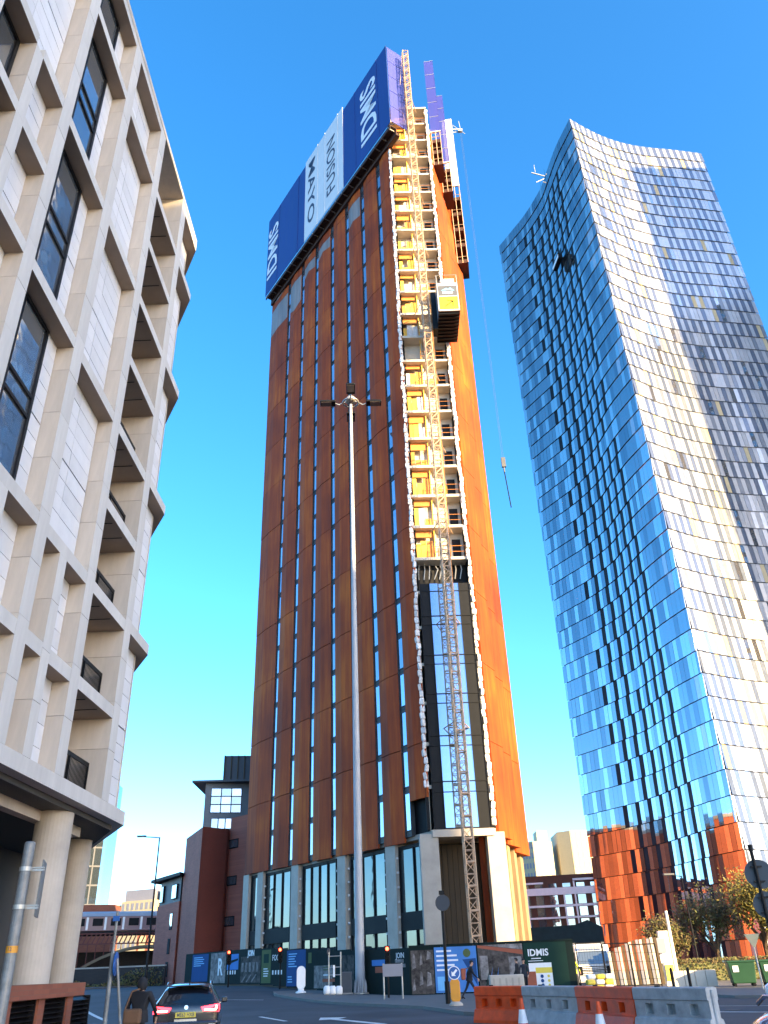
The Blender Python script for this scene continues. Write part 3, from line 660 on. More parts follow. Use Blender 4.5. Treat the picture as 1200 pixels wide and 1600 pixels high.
# walkway under the screens
wk = root('edge_walkway', 'dark steel walkway running under the printed screens round the tower top', 'walkway', tuple(fF(15, 0.8, 88.4)))
mb = MB(); mb.fbox(fF, -1.9, 31.3, 0.25, 1.2, 89.0, 89.12).fbox(fF, -1.9, 31.3, 1.12, 1.2, 88.55, 89.0).fbox(fF, -1.9, 31.3, 0.25, 0.32, 88.3, 89.0); part('deck', mb, m_deck, wk)
for i in range(22):
    a = -1.6 + i * 1.55; mb = MB(); mb.fbox(fF, a, a + 0.09, 0.3, 1.25, 88.75, 88.9); part('bracket', mb, m_galv, wk)
mb = MB(); mb.fbox(fF, -1.9, 31.3, -0.2, 0.35, 87.9, 88.3); part('toe_board', mb, m_deck, wk)
# end screen, violet mesh
def vscreen(label, fr, a0, a1, b0, b1, z0, z1, mat, n):
    r = root('mesh_screen', label, 'screen', tuple(fr((a0 + a1) / 2, (b0 + b1) / 2, z0))); h = (z1 - z0) / n
    for i in range(n):
        mb = MB(); mb.fbox(fr, a0, a1, b0, b1, z0 + i * h + 0.04, z0 + (i + 1) * h - 0.04); part('screen_panel', mb, mat, r)
    mb = MB()
    for i in range(n + 1): mb.fbox(fr, a0, a1, b0 - 0.04, b0 - 0.005, z0 + i * h - 0.05, z0 + i * h + 0.05)
    part('screen_rail', mb, m_post, r)
    return r
vscreen('violet mesh end screen closing the blue screen beside the hoist bay', fF, -2.2, -2.14, -1.6, 1.2, 89.4, 104.8, m_purple, 5)
mb = MB(); 
for k in range(24): mb.tube(fF(-2.25, -1.5, 89.6 + k * .5), fF(-2.25, -1.15, 89.6 + k * .5), .03, 5)
mb.tube(fF(-2.25, -1.5, 89.2), fF(-2.25, -1.5, 101.6), .04, 6).tube(fF(-2.25, -1.15, 89.2), fF(-2.25, -1.15, 101.6), .04, 6)
tag(link('access_ladder', mb.mesh('access_ladder', m_frame)), 'dark narrow ladder fixed up the violet end screen', 'ladder')
# stepped scaffold bays on the sunny side: camera-facing ends of decks, each with its own screen above
def bay(cx, cy, w, zd0, zd1, zs1, n, mat, nm, lab_s, lab_p, deep=2.7):
    ex = Vector((0.992, -0.125, 0)); ey = Vector((-0.125, -0.992, 0)); fr = Frame((cx, cy, 0), ex, ey)
    r = root(nm, lab_s, 'screen', (cx, cy, zd1)); k = 5 if mat is m_purple else 1; h = (zs1 - zd1) / k
    for i in range(k):
        mb = MB(); mb.fbox(fr, -w / 2, w / 2, -0.03, 0.03, zd1 + i * h + .05, zd1 + (i + 1) * h - .03); part('screen_panel', mb, mat, r)
        mb = MB(); mb.fbox(fr, w / 2 - .05, w / 2, -deep, -0.04, zd1 + i * h + .05, zd1 + (i + 1) * h - .03); part('screen_panel', mb, mat, r)
    mb = MB()
    for i in range(k + 1): mb.fbox(fr, -w / 2, w / 2, 0.035, 0.06, zd1 + i * h - .02, zd1 + i * h + .02)
    part('screen_rail', mb, m_post if mat is m_purple else m_white2, r)
    r = root('loading_platform', lab_p, 'platform', (cx, cy, zd0), group='platforms on the sunny side of the tower'); h = (zd1 - zd0) / n
    for i in range(n):
        z = zd0 + i * h
        mb = MB(); mb.fbox(fr, -w / 2, w / 2, -deep, 0, z, z + .14); part('deck', mb, m_deck, r)
        mb = MB(); mb.fbox(fr, -w / 2, w / 2, -.05, 0, z + .14, z + .6); part('toe_board', mb, m_deck, r)
        mb = MB(); mb.fbox(fr, -w / 2, w / 2, -deep, -deep + .05, z + .14, z + h); part('rear_sheet', mb, m_deck, r)
        mb = MB(); mb.fbox(fr, w / 2 - .05, w / 2, -deep, -.05, z + .14, z + h - .1); part('side_sheet', mb, m_deck, r)
        mb = MB()
        for a in (-w / 2 + .05, 0, w / 2 - .05): mb.tube(fr(a, .03, z), fr(a, .03, z + h), .045, 5)
        mb.tube(fr(-w / 2, .03, z + 1.05), fr(w / 2, .03, z + 1.05), .035, 5); part('guard_rail', mb, m_mast, r)
    mb = MB(); mb.fbox(fr, -w / 2 - .05, w / 2 + .05, -.1, .08, zd1 - .1, zd1 + .04); part('top_beam', mb, m_white, r)
bay(8.25, 62.95, 1.2, 85.8, 92.1, 107.0, 3, m_purple, 'mesh_screen', 'tall violet mesh screen standing highest on the sunny side of the tower', 'brown two-tier platform nearest the hoist bay below the tall violet screen')
bay(9.5, 66.3, 1.25, 85.0, 90.6, 104.5, 3, m_purple, 'mesh_screen', 'shorter violet mesh screen in the middle of the sunny side', 'brown platform in the middle of the sunny side below the shorter violet screen')
bay(10.85, 69.7, 1.35, 76.2, 90.4, 104.3, 5, m_white2, 'sheeted_screen', 'white sheeted screen glowing in the sun at the tower edge', 'dark deep platform at the far right edge of the tower below the white sheet')

# ------------------------------------------------------------------ construction hoist
mx, my = 4.97, 59.75
hm = root('hoist_mast', 'tall lattice hoist mast climbing the open corner of the rust tower', 'mast', (mx, my, 0))
mb = MB(); r = 0.33; S = 1.5
for x, y in ((-r, -r), (r, -r), (r, r), (-r, r)): mb.tube((x, y, 0), (x, y, S), 0.05, 6)
for z in (0.03, 0.75, 1.47):
    for p, q in (((-r, -r), (r, -r)), ((r, -r), (r, r)), ((r, r), (-r, r)), ((-r, r), (-r, -r))): mb.tube((*p, z), (*q, z), 0.032, 5)
for i, (p, q) in enumerate((((-r, -r), (r, -r)), ((r, -r), (r, r)), ((r, r), (-r, r)), ((-r, r), (-r, -r)))):
    mb.tube((*p, 0.03), (*q, 0.75), 0.028, 5); mb.tube((*q, 0.75), (*p, 1.47), 0.028, 5)
mb.box(r - 0.02, r + 0.06, -0.06, 0.06, 0, S)
sec = mb.mesh('mast_section', m_mast); 
for i in range(69): link('mast_section', sec, hm, (mx, my, 0.3 + i * S), rz=0.1)
mb = MB(); mb.box(mx - 0.7, mx + 0.7, my - 0.7, my + 0.7, 0, 0.35); part('base_frame', mb, m_frame, hm)
for k in range(1, 11):
    z = 9 + k * 8.6
    mb = MB()
    for s in (-0.3, 0.3): mb.tube((mx + s, my + 0.3, z), fS(2.55 + s * 3.5, -0.15, z), 0.045, 6)
    mb.tube((mx - 0.3, my + 0.3, z), fS(3.5, -0.15, z), 0.035, 6); part('wall_tie', mb, m_mast, hm)
mb = MB()
for p, q in (((mx - .9, my, 97), (mx - .35, my, 104)),): mb.tube(p, q, .03, 5)
part('cable_stay', mb, m_mast, hm)
hc = root('hoist_cage', 'hoist cage with a yellow arrow sign halfway up the rust tower', 'hoist', (7.0, 59.6, 56.6))
cz0, cz1 = 56.7, 60.7; cx0, cx1, cy0, cy1 = 6.05, 8.15, 57.5, 61.7
mb = MB(); mb.box(cx0, cx1, cy0, cy1, cz0 - 0.02, cz0 + 0.1)
part('cage_floor', mb, m_deck, hc)
for i in range(9):
    mb = MB(); mb.box(cx0 + 0.02, cx1 - 0.02, cy0 + 0.15 + i * 0.5, cy0 + 0.27 + i * 0.5, cz0 - 0.2, cz0 - 0.02); part('floor_beam', mb, m_black, hc)
mb = MB(); mb.box(cx0, cx0 + 0.05, cy0, cy1, cz0 + 0.1, cz1 - 0.3); part('side_panel', mb, m_grey, hc)
mb = MB(); mb.box(cx1 - 0.05, cx1, cy0, cy1, cz0 + 0.1, cz1 - 0.3); part('side_panel', mb, m_galv, hc)
mb = MB(); mb.box(cx0 + 0.05, cx1 - 0.05, cy1 - 0.05, cy1, cz0 + 0.1, cz1 - 0.3); part('rear_panel', mb, m_galv, hc)
mb = MB(); mb.box(cx0, cx1, cy0, cy1, cz1 - 0.3, cz1 - 0.2); part('cage_roof', mb, m_galv, hc)
mb = MB(); mb.box(cx0 + 0.05, cx1 - 0.05, cy0, cy0 + 0.05, cz0 + 0.1, cz1 - 0.3); o = part('front_panel', mb, m_white, hc)
m_yel = simple('yellow_sign', (0.85, 0.62, 0.02), 0.5, var=0.05); m_lb = simple('light_blue', (0.16, 0.45, 0.75), 0.5, var=0.05)
fC = Frame((0, cy0, 0), (1, 0, 0), (0, -1, 0))
mb = MB(); mb.fbox(fC, cx0 + 0.12, cx1 - 0.1, 0.0, 0.012, cz0 + 0.25, cz0 + 1.95); q = part('yellow_sign', mb, m_yel, o)
mb = MB(); a, c = 7.15, cz0 + 1.05
for p, t in (((a - .4, c - .42), (a + .4, c + .28)), ((a + .4, c + .28), (a + .36, c - .32)), ((a + .4, c + .28), (a - .2, c + .38))):
    d = Vector((t[0] - p[0], t[1] - p[1])); s = Vector((-d.y, d.x)).normalized() * .055
    mb.fprism(fC, [(p[0] + s.x, p[1] + s.y), (p[0] - s.x, p[1] - s.y), (t[0] - s.x, t[1] - s.y), (t[0] + s.x, t[1] + s.y)], 0.014, 0.02)
part('arrow', mb, m_frame, q)
mb = MB(); mb.fbox(fC, cx0 + 0.12, cx1 - 0.1, 0.0, 0.012, cz0 + 2.05, cz0 + 3.4); q = part('grey_sign', mb, m_grey, o)
mb = MB(); mb.fprism(fC, [(6.45, cz0 + 2.75), (7.0, cz0 + 3.1), (7.15, cz0 + 2.95), (7.4, cz0 + 3.12), (7.8, cz0 + 2.7), (7.2, cz0 + 2.8)], 0.014, 0.02); part('blue_emblem', mb, m_lb, q)
mb = MB(); mb.fbox(fC, 6.6, 7.6, 0.014, 0.02, cz0 + 2.35, cz0 + 2.6); part('white_strip', mb, m_wletter, q)
mb = MB(); mb.box(6.8, 7.9, 57.9, 59.4, cz1 - 0.2, cz1 + 0.75); part('roof_box', mb, m_white2, hc)
mb = MB()
for x in (cx0 + .05, cx1 - .05):
    for y in (cy0 + .05, cy1 - .05): mb.tube((x, y, cz1 - .2), (x, y, cz1 + .9), .03, 5)
mb.tube((cx0 + .05, cy0 + .05, cz1 + .9), (cx1 - .05, cy0 + .05, cz1 + .9), .03, 5).tube((cx0 + .05, cy0 + .05, cz1 + .9), (cx0 + .05, cy1 - .05, cz1 + .9), .03, 5); part('roof_rail', mb, m_galv, hc)
mb = MB(); mb.box(cx0 - 0.5, cx0, 59.2, 60.4, cz0 - 0.6, cz1 + 0.3); part('drive_unit', mb, m_black, hc)
mb = MB(); mb.tube((mx + .35, my - .25, 0.4), (mx + .5, my - .3, cz0), 0.035, 5); part('power_cable', mb, m_obrd, hc)

# ------------------------------------------------------------------ roof crane with its hanging rope
cr = root('roof_crane', 'small roof crane with a long rope and hook hanging beside the rust tower', 'crane', (12.2, 76, 93))
cx, cy = 14.3, 79.0
mb = MB(); mb.tube((9.0, 77, 93), (9.0, 77, 112.5), 0.16, 8); part('crane_post', mb, m_post, cr)
mb = MB()
for s in (-.25, .25): mb.tube((8.5, 76.8 + s, 112), (14.6, 79.2 + s, 115.5), .07, 6)
for i in range(8):
    t = i / 8; mb.tube((8.5 + 6.1 * t, 76.55 + 2.4 * t, 112 + 3.5 * t), (8.5 + 6.1 * (t + .12), 77.05 + 2.4 * (t + .12), 112 + 3.5 * (t + .12)), .04, 5)
mb.box(13.9, 14.6, 78.8, 79.2, 114.9, 115.15).tube((13.2, 79, 116.6), (14.9, 79, 114.4), .06, 5).tube((14.2, 79, 117.5), (14.4, 79, 114.8), .05, 5); part('crane_jib', mb, m_post, cr)
mb = MB(); mb.tube((cx - .06, cy, 115), (cx - .05, cy, 53.6), 0.012, 5).tube((cx + .12, cy, 115), (cx + .1, cy, 53.6), 0.012, 5); part('hoist_rope', mb, m_grey, cr)
mb = MB(); mb.box(cx - .22, cx + .26, cy - .15, cy + .15, 52.3, 53.6).tube((cx, cy, 52.4), (cx, cy, 51.6), .09, 8); part('hook_block', mb, m_grey, cr)
mb = MB(); mb.tube((cx, cy, 51.6), (cx + .25, cy, 46.8), .06, 6); part('sling', mb, m_frame, cr)

# ------------------------------------------------------------------ glass tower on the right, concave faces
def curve_pts(pts, n):
    P = [Vector(p) for p in pts]; dense = []
    for i in range(len(P) - 1):
        p0 = P[max(i - 1, 0)]; p1 = P[i]; p2 = P[i + 1]; p3 = P[min(i + 2, len(P) - 1)]
        for j in range(20):
            t = j / 20; dense.append(0.5 * ((2 * p1) + (p2 - p0) * t + (2 * p0 - 5 * p1 + 4 * p2 - p3) * t * t + (3 * p1 - p0 - 3 * p2 + p3) * t ** 3))
    dense.append(P[-1]); L = [0]
    for a, b in zip(dense[:-1], dense[1:]): L.append(L[-1] + (b - a).length)
    out = []; k = 0
    for i in range(n + 1):
        s = L[-1] * i / n
        while k < len(L) - 2 and L[k + 1] < s: k += 1
        t = (s - L[k]) / max(1e-6, L[k + 1] - L[k]); out.append(dense[k].lerp(dense[k + 1], min(1, max(0, t))))
    return out
leftc = [(30.3, 135.8), (32.9, 131.1), (35.3, 126.6), (37.7, 120.2), (38.5, 115.6), (39.5, 109.4), (41.3, 102.9)]
rightc = [(41.3, 102.9), (45.85, 105.6), (50.3, 107.75), (54.8, 109.3), (59.1, 110.25), (64.9, 111.1), (71.5, 112.3)]
gt = root('glass_tower', 'tall glass skyscraper with concave faces and checkered panels at the right', 'building', (50, 118, 0))
NR = 49; FH = 152.0 / NR
NL, NRt = 36, 42
PL = curve_pts(leftc, NL * 2); PR = curve_pts(rightc, NRt * 2)
mL = [glass('tower_glass_blue', (0.33, 0.325, 0.33), metal=0.9, wav=0.06, wscale=0.3, rnd=0.2), glass('tower_glass_mid', (0.23, 0.235, 0.25), metal=0.9, wav=0.06, wscale=0.3, rnd=0.2),
      simple('tower_black_panel', (0.010, 0.011, 0.014), 0.6, var=0.2, spec=0.15), simple('tower_pale_panel', (0.30, 0.32, 0.36), 0.2, 0.6, var=0.06, rnd=0.08),
      glass('tower_glass_pale', (0.60, 0.565, 0.54), metal=0.9, wav=0.06, wscale=0.3, rnd=0.1), simple('tower_cream_panel', (0.52, 0.52, 0.53), 0.22, 0.55, var=0.06, rnd=0.08),
      simple('tower_grey_panel', (0.18, 0.21, 0.27), 0.2, 0.65, var=0.1, rnd=0.12), simple('tower_yellow_panel', (0.36, 0.30, 0.17), 0.6, var=0.1, rnd=0.1)]  # last entry: muted yellow panels, picked at random on the right face
mcore = simple('tower_core', (0.03, 0.035, 0.045), 0.6)
body = [Vector(p) for p in PL[::4]] + [Vector(p) for p in PR[4::4]] + [Vector((72, 141)), Vector((45, 146))]
cen = Vector((51, 123))
mb = MB(); mb.prism([tuple(p + (cen - p).normalized() * 0.35) for p in body], 0, 151.6); part('core', mb, mcore, gt)
rng = random.Random(11)
rest = MB(); singles = 0
def tpanel(p, q, z0, z1, mi, tilt):
    d = (q - p); L = d.length; d = d / L; nr = Vector((d.y, -d.x))        # outward (right hand of travel)
    g_ = 0.02; p = p + d * g_; q = q - d * g_
    o0 = 0.16; o1 = 0.03; k1 = tilt; k2 = -tilt
    V3 = lambda v, o, z: (v.x + nr.x * o, v.y + nr.y * o, z)
    return [V3(p, o0 + k1 - .06, z0), V3(q, o0 + k2 - .06, z0), V3(q, o0 + k2, z0), V3(p, o0 + k1, z0), V3(p, o1 + k1 - .06, z1), V3(q, o1 + k2 - .06, z1), V3(q, o1 + k2, z1), V3(p, o1 + k1, z1)]
def face(P, n, side):
    global singles
    for r in range(NR):
        z0 = r * FH + 0.05; z1 = (r + 1) * FH - 0.03; off = (r % 2)
        i = 0
        idx = []
        if off: idx.append((0, 1)); j = 1
        else: j = 0
        while j + 2 <= 2 * n: idx.append((j, j + 2)); j += 2
        if j < 2 * n: idx.append((j, 2 * n))
        for c, (a, b) in enumerate(idx):
            f = (a + b) / (4 * n); x = rng.random()
            if side == 0:
                ph = (c % 3)
                if f < 0.05: mi = 4 if x < .5 else 0
                elif f < 0.26: mi = 4 if ph == 0 and x < .55 else (1 if x < .45 else 0)
                elif f < 0.80 and r < NR - 2:
                    mi = [2, 4, 0][ph]; mi = 1 if mi == 0 and x < .4 else mi
                    if mi == 2 and x < .05: mi = 1
                elif f < 0.93: mi = 4 if x < .12 else (1 if x < .4 else 0)
                else: mi = 5 if x < .25 else (4 if x < .6 else 0)
            else:
                lit = (c + (r // 2)) % 2
                if r == NR - 1: mi = 5 if c % 2 == 0 else 6
                else:
                    mi = (5 if x < .90 else 7) if lit == 0 else (6 if x < .60 else (3 if x < .8 else 5))
                    if x > .965: mi = 4
            tilt = rng.uniform(-0.02, 0.02)
            vs = tpanel(P[a], P[b], z0, z1, mi, tilt)
            if singles < 300 and 2 <= r <= 7 and (side == 0 or f < 0.72):
                m1 = MB(); m1.add(vs, BOXF); part('facade_panel', m1, mL[mi], gt); singles += 1
            else: rest.add(vs, BOXF, mi)
face(PL, NL, 0); face(PR, NRt, 1)
o = part('facade_panels', rest, mL, gt); o['kind'] = 'stuff'
mb = MB(); mb.prism([tuple(p + (cen - p).normalized() * 0.15) for p in body], 151.6, 152.0); part('parapet', mb, mL[6], gt)
bc = root('cleaning_cradle', 'dark window cleaning cradle hanging on the left face of the glass tower', 'cradle', (38.0, 114.6, 125))
mb = MB(); fK = Frame((38.1, 116.2, 0), (-0.13, 0.99, 0), (-0.99, -0.13, 0))
mb.fbox(fK, -1.8, 1.8, 0.4, 1.3, 124.3, 124.5).fbox(fK, -1.8, 1.8, 1.25, 1.3, 124.5, 125.6).fbox(fK, -1.8, -1.74, 0.4, 1.3, 124.5, 125.6).fbox(fK, 1.74, 1.8, 0.4, 1.3, 124.5, 125.6); part('basket', mb, m_black, bc)
mb = MB(); mb.fbox(fK, -1.7, 1.7, 0.35, 0.45, 124.5, 127.2); part('rear_frame', mb, m_black, bc)
mb = MB(); mb.tube(fK(-1.6, .8, 125.6), fK(-1.6, .5, 151.8), .02, 4).tube(fK(1.6, .8, 125.6), fK(1.6, .5, 151.8), .02, 4); part('rope', mb, m_frame, bc)
mb = MB(); mb.fbox(fK, -1.8, 1.8, 1.3, 1.34, 124.5, 125.2); part('white_panel', mb, m_white3, bc)
tc_ = root('roof_gantry', 'small grey crane arm on the roof edge of the glass tower', 'crane', (38, 118, 152))
mb = MB(); mb.tube((39.6, 119.5, 152), (39.6, 119.5, 155.5), .2, 8); part('gantry_post', mb, m_post, tc_)
mb = MB(); mb.tube((40.5, 119.6, 155.4), (36.3, 119.0, 156.6), .14, 6).tube((39.6, 119.5, 155.3), (37, 119, 153.3), .1, 6).tube((37.2, 119, 156.6), (37.2, 119, 159.2), .06, 5); part('gantry_arm', mb, m_post, tc_)

# ------------------------------------------------------------------ unseen blocks outside the frame, placed for the shade they cast (and show up in reflections)
t_ = Vector((-sdir.y, sdir.x, 0)).normalized(); t_ = t_ if t_.y > 0 else -t_
sh = Vector((sdir.x, sdir.y, 0)).normalized()
def block(name, label, w0, w1, q0, q1, h, mats, cat='building', gap=3.2, bays=4.0):
    fr = Frame((0, 0, 0), tuple(t_), tuple(-sh)); r = root(name, label, cat, tuple(t_ * (q0 + q1) / 2 + sh * (w0 + w1) / 2))
    mb = MB(); mb.fbox(fr, q0, q1, -w1, -w0, 0, h); part('wall', mb, mats[0], r)
    mb = MB(); z = 1.2
    while z < h - 2.5:
        a = q0 + 1
        while a < q1 - 2.5: mb.fbox(fr, a, a + bays * 0.55, -w0 - 0.2, -w0 + 0.03, z, z + gap * 0.6); a += bays
        z += gap
    o = part('windows', mb, mats[1], r); o['kind'] = 'stuff'
    return r
block('street_shade_block', 'large unseen stone block added behind the viewer to shade the street', 140, 160, -9, 49.2, 78.0, (m_stone, m_win))  # added out of view, sized so its shadow covers the street
block('tower_shade_block', 'tall unseen glass block placed beyond the right edge to shade the glass skyscraper', 30, 62, 117.2, 152, 160, (m_grey, mL[0]))
block('low_shade_block', 'unseen brick block added beyond the right edge to shade the site shed', 45, 60, 73, 99, 33, (m_red, m_win))  # added out of view to keep sun off the site shed

# ------------------------------------------------------------------ red brick building behind the tower on the left
rbd = root('brick_building', 'red brick building with a grey glazed top storey left of the rust tower', 'building', (-20, 102, 0.7))
U_, V_, W_ = (-25.7, 104.0), (-21.9, 95.6), (-19.6, 98.2)
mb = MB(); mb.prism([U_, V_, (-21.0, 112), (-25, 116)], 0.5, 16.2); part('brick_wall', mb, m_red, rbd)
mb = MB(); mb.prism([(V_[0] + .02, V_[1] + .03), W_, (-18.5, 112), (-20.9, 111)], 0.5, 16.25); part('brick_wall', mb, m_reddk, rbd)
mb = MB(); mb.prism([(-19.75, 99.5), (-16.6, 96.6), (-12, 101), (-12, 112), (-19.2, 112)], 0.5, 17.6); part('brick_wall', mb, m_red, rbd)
fW = Frame((-19.75, 99.5, 0), (3.15, -2.9, 0), (-2.9, -3.15, 0))
for z in (2.4, 6.2, 10.3, 14.2):
    mb = MB(); mb.fbox(fW, 0.35, 2.1, -0.1, 0.05, z, z + 1.0); o = part('window', mb, m_frame, rbd)
    for i in range(3):
        q = MB(); q.fbox(fW, 0.42 + i * 0.56, 0.9 + i * 0.56, 0.05, 0.07, z + 0.12, z + 0.88); part('pane', q, m_win, o)
mb = MB(); mb.prism([(-22.6, 98.6), (-16.2, 100), (-12, 104), (-12, 112), (-22.9, 112)], 16.25, 21.6); part('top_storey', mb, simple('weathered_grey_cladding', (0.17, 0.175, 0.18), 0.6, var=0.15), rbd)
fG = Frame((-22.6, 98.6, 0), (6.4, 1.4, 0), (1.4, -6.4, 0))
for (a0, a1, z0, z1, nc, nz) in [(0.7, 4.3, 18.2, 21.0, 3, 3), (0.9, 4.2, 16.4, 17.6, 4, 1)]:
    mb = MB(); mb.fbox(fG, a0, a1, -0.1, 0.06, z0, z1); o = part('window', mb, m_frame, rbd)
    for i in range(nc):
        for j in range(nz):
            w = (a1 - a0) / nc; h = (z1 - z0) / nz; q = MB(); q.fbox(fG, a0 + i * w + .06, a0 + (i + 1) * w - .06, .06, .08, z0 + j * h + .06, z0 + (j + 1) * h - .06); part('pane', q, m_win, o)
mb = MB(); mb.prism([(-24.1, 97.9), (-16.5, 98.4), (-11.5, 103), (-11.5, 112.5), (-24.4, 112.5)], 21.6, 21.82); part('roof', mb, m_grey, rbd)
mb = MB(); mb.prism([(-21.2, 101.5), (-14, 102.5), (-14, 109), (-21.2, 109)], 21.95, 25.4); o = part('plant_screen', mb, m_grey, rbd)
for i in range(9):
    mb = MB(); mb.box(-21.1 + i * .8, -21.0 + i * .8, 101.3 + i * .11, 101.5 + i * .11, 22, 25.4); part('screen_fin', mb, m_timber, o)
mb = MB(); mb.prism([(-30.4, 111.0), (-25.9, 103.8), (-24, 116), (-28, 120)], 0.5, 9.3); part('brick_wall', mb, m_red, rbd)
mb = MB(); mb.prism([(-30.2, 111.2), (-26.0, 104.4), (-24, 116), (-28, 120)], 9.3, 12.0); part('top_storey', mb, m_grey, rbd)
mb = MB(); mb.prism([(-31.6, 111.2), (-25.8, 102.6), (-24, 117), (-28, 122)], 12.0, 12.35); part('roof', mb, m_frame, rbd)
fH = Frame((-30.4, 111.0, 0), (4.5, -7.2, 0), (-7.2, -4.5, 0))
for (a, z, w, h) in [(.6, 9.6, 1.2, 1.9), (5.2, 9.7, 1.8, 1.6), (5.6, 6.4, 1.0, 1.8), (5.5, 3.9, .9, 1.6), (5.4, 1.6, .9, 1.5)]:
    mb = MB(); mb.fbox(fH, a, a + w, -0.2, 0.06 if z < 9 else -0.02, z, z + h); o = part('window', mb, m_frame, rbd)
    q = MB(); b = 0.06 if z < 9 else -0.02; q.fbox(fH, a + .08, a + w - .08, b, b + .02, z + .08, z + h - .08); part('pane', q, m_win, o)
hb = root('hidden_brick_block', 'long sunlit orange brick block behind the rust tower, seen mirrored in the glass tower', 'building', (-16, 145, 0))
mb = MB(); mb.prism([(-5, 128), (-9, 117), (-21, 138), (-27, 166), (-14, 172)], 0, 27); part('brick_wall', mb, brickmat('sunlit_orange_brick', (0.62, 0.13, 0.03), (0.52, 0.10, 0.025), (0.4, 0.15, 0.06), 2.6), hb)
mb = MB(); mb.prism([(-4.8, 128), (-9, 116.7), (-21.2, 138), (-27.2, 166), (-14, 172.2)], 27, 27.6); part('coping', mb, m_conc, hb)

# ------------------------------------------------------------------ railway viaduct with a train
vd = root('railway_viaduct', 'dark brick and iron railway bridge at the far left end of the street', 'bridge', (-42, 130, 0.7))
fV = Frame((-54.0, 119.0, 0), (22.0, 9.0, 0), (9.0, -22.0, 0))
m_vbr = brickmat('sooty_brick', (0.022, 0.02, 0.021), (0.03, 0.025, 0.024), (0.025, 0.022, 0.02), 2.2)
m_iron = simple('red_ironwork', (0.11, 0.022, 0.02), 0.6, var=0.2, scale=2); m_cream = simple('cream_ironwork', (0.16, 0.13, 0.085), 0.6, var=0.15)
mb = MB(); mb.fbox(fV, -16, 9.2, -6, 0, 0.4, 8.0); part('abutment', mb, m_vbr, vd)
for a in (6.6, 9.0):
    mb = MB(); mb.fbox(fV, a - .5, a + .5, -1, 0.35, 0.4, 8.4); part('buttress', mb, m_vbr, vd)
mb = MB(); mb.fbox(fV, 9.2, 34, -6, -0.1, 7.0, 7.3); part('deck', mb, m_frame, vd)
mb = MB(); mb.fbox(fV, 9.2, 34, -0.1, 0.1, 7.0, 7.15).fbox(fV, 9.2, 34, -0.1, 0.1, 5.75, 5.9); part('girder_chord', mb, m_iron, vd)
for i in range(40):
    a = 9.4 + i * .6; mb = MB(); mb.add([fV(a, -.04, 5.9), fV(a + .18, -.04, 5.9), fV(a + .62, -.04, 7), fV(a + .44, -.04, 7), fV(a, .04, 5.9), fV(a + .18, .04, 5.9), fV(a + .62, .04, 7), fV(a + .44, .04, 7)], BOXF); part('lattice_bar', mb, m_iron, vd)
def rib(mat, dz, b0, b1, name):
    mb = MB(); n = 14; pr = None
    for i in range(n + 1):
        t = i / n; a = 9.2 + 22 * t; z = 1.6 + dz + 3.9 * (1 - (2 * t - 1) ** 2)
        if pr: mb.add([fV(pr[0], b0, pr[1] - .25), fV(a, b0, z - .25), fV(a, b1, z - .25), fV(pr[0], b1, pr[1] - .25), fV(pr[0], b0, pr[1] + .1), fV(a, b0, z + .1), fV(a, b1, z + .1), fV(pr[0], b1, pr[1] + .1)], BOXF)
        pr = (a, z)
    part(name, mb, mat, vd)
rib(m_cream, 0, -.2, .15, 'arch_rib'); rib(m_iron, 0, -3, -2.7, 'arch_rib'); rib(m_iron, 0, -5.8, -5.5, 'arch_rib')
for i in range(20):
    t = (i + .5) / 20; a = 9.2 + 22 * t; z = 1.7 + 3.9 * (1 - (2 * t - 1) ** 2); mb = MB(); mb.fbox(fV, a - .05, a + .05, -.1, .05, z, 5.75); part('spandrel_post', mb, m_iron, vd)
mb = MB(); mb.fbox(fV, -16, 34, -6.2, -6.0, 0.4, 5.0); part('rear_wall', mb, m_vbr, vd)
tr = root('train', 'pale pink and grey train standing on the iron railway bridge', 'train', tuple(fV(18, -2.4, 7.3)))
m_pink = simple('train_pink', (0.26, 0.15, 0.15), 0.4, var=0.08); m_roofg = simple('train_roof', (0.32, 0.34, 0.38), 0.4, var=0.08)
for (a0, a1) in [(-12.0, 3.2), (9.4, 21.6), (22.0, 34)]:
    mb = MB(); mb.fbox(fV, a0, a1, -3.6, -1.2, 7.45, 9.3); o = part('carriage', mb, m_pink if a0 > 5 else m_vbr, tr, bevel=.08)
    mb = MB(); mb.fprism(Frame(fV(a0, 0, 0), tuple(fV.ey), tuple(fV.ex)), [(-3.65, 9.3), (-1.15, 9.3), (-1.4, 9.75), (-2.0, 9.95), (-2.8, 9.95), (-3.4, 9.75)], 0, a1 - a0); part('roof', mb, m_roofg, o)
    n = int((a1 - a0) / 2.3)
    for i in range(n):
        w = (a1 - a0) / n; mb = MB(); mb.fbox(fV, a0 + i * w + .45, a0 + (i + 1) * w - .6, -1.2, -1.17, 8.1, 9.05); part('window', mb, m_frame, o)
        mb = MB(); mb.fbox(fV, a0 + (i + 1) * w - .42, a0 + (i + 1) * w - .12, -1.2, -1.165, 7.6, 9.2); part('door', mb, m_white3, o)
bw = root('boundary_wall', 'long low dark wall below the railway bridge across the road', 'wall', (-60, 112, 0.7))
mb = MB(); fB = Frame((-110, 118.5, 0), (84.5, -14, 0), (-14, -84.5, 0)); mb.fbox(fB, 0, 84, -0.3, 0, 0.4, 2.7); part('wall', mb, m_vbr, bw)
mb = MB(); mb.fbox(fB, 0, 84, -0.35, 0.05, 2.7, 2.85); part('coping', mb, m_concdk, bw)
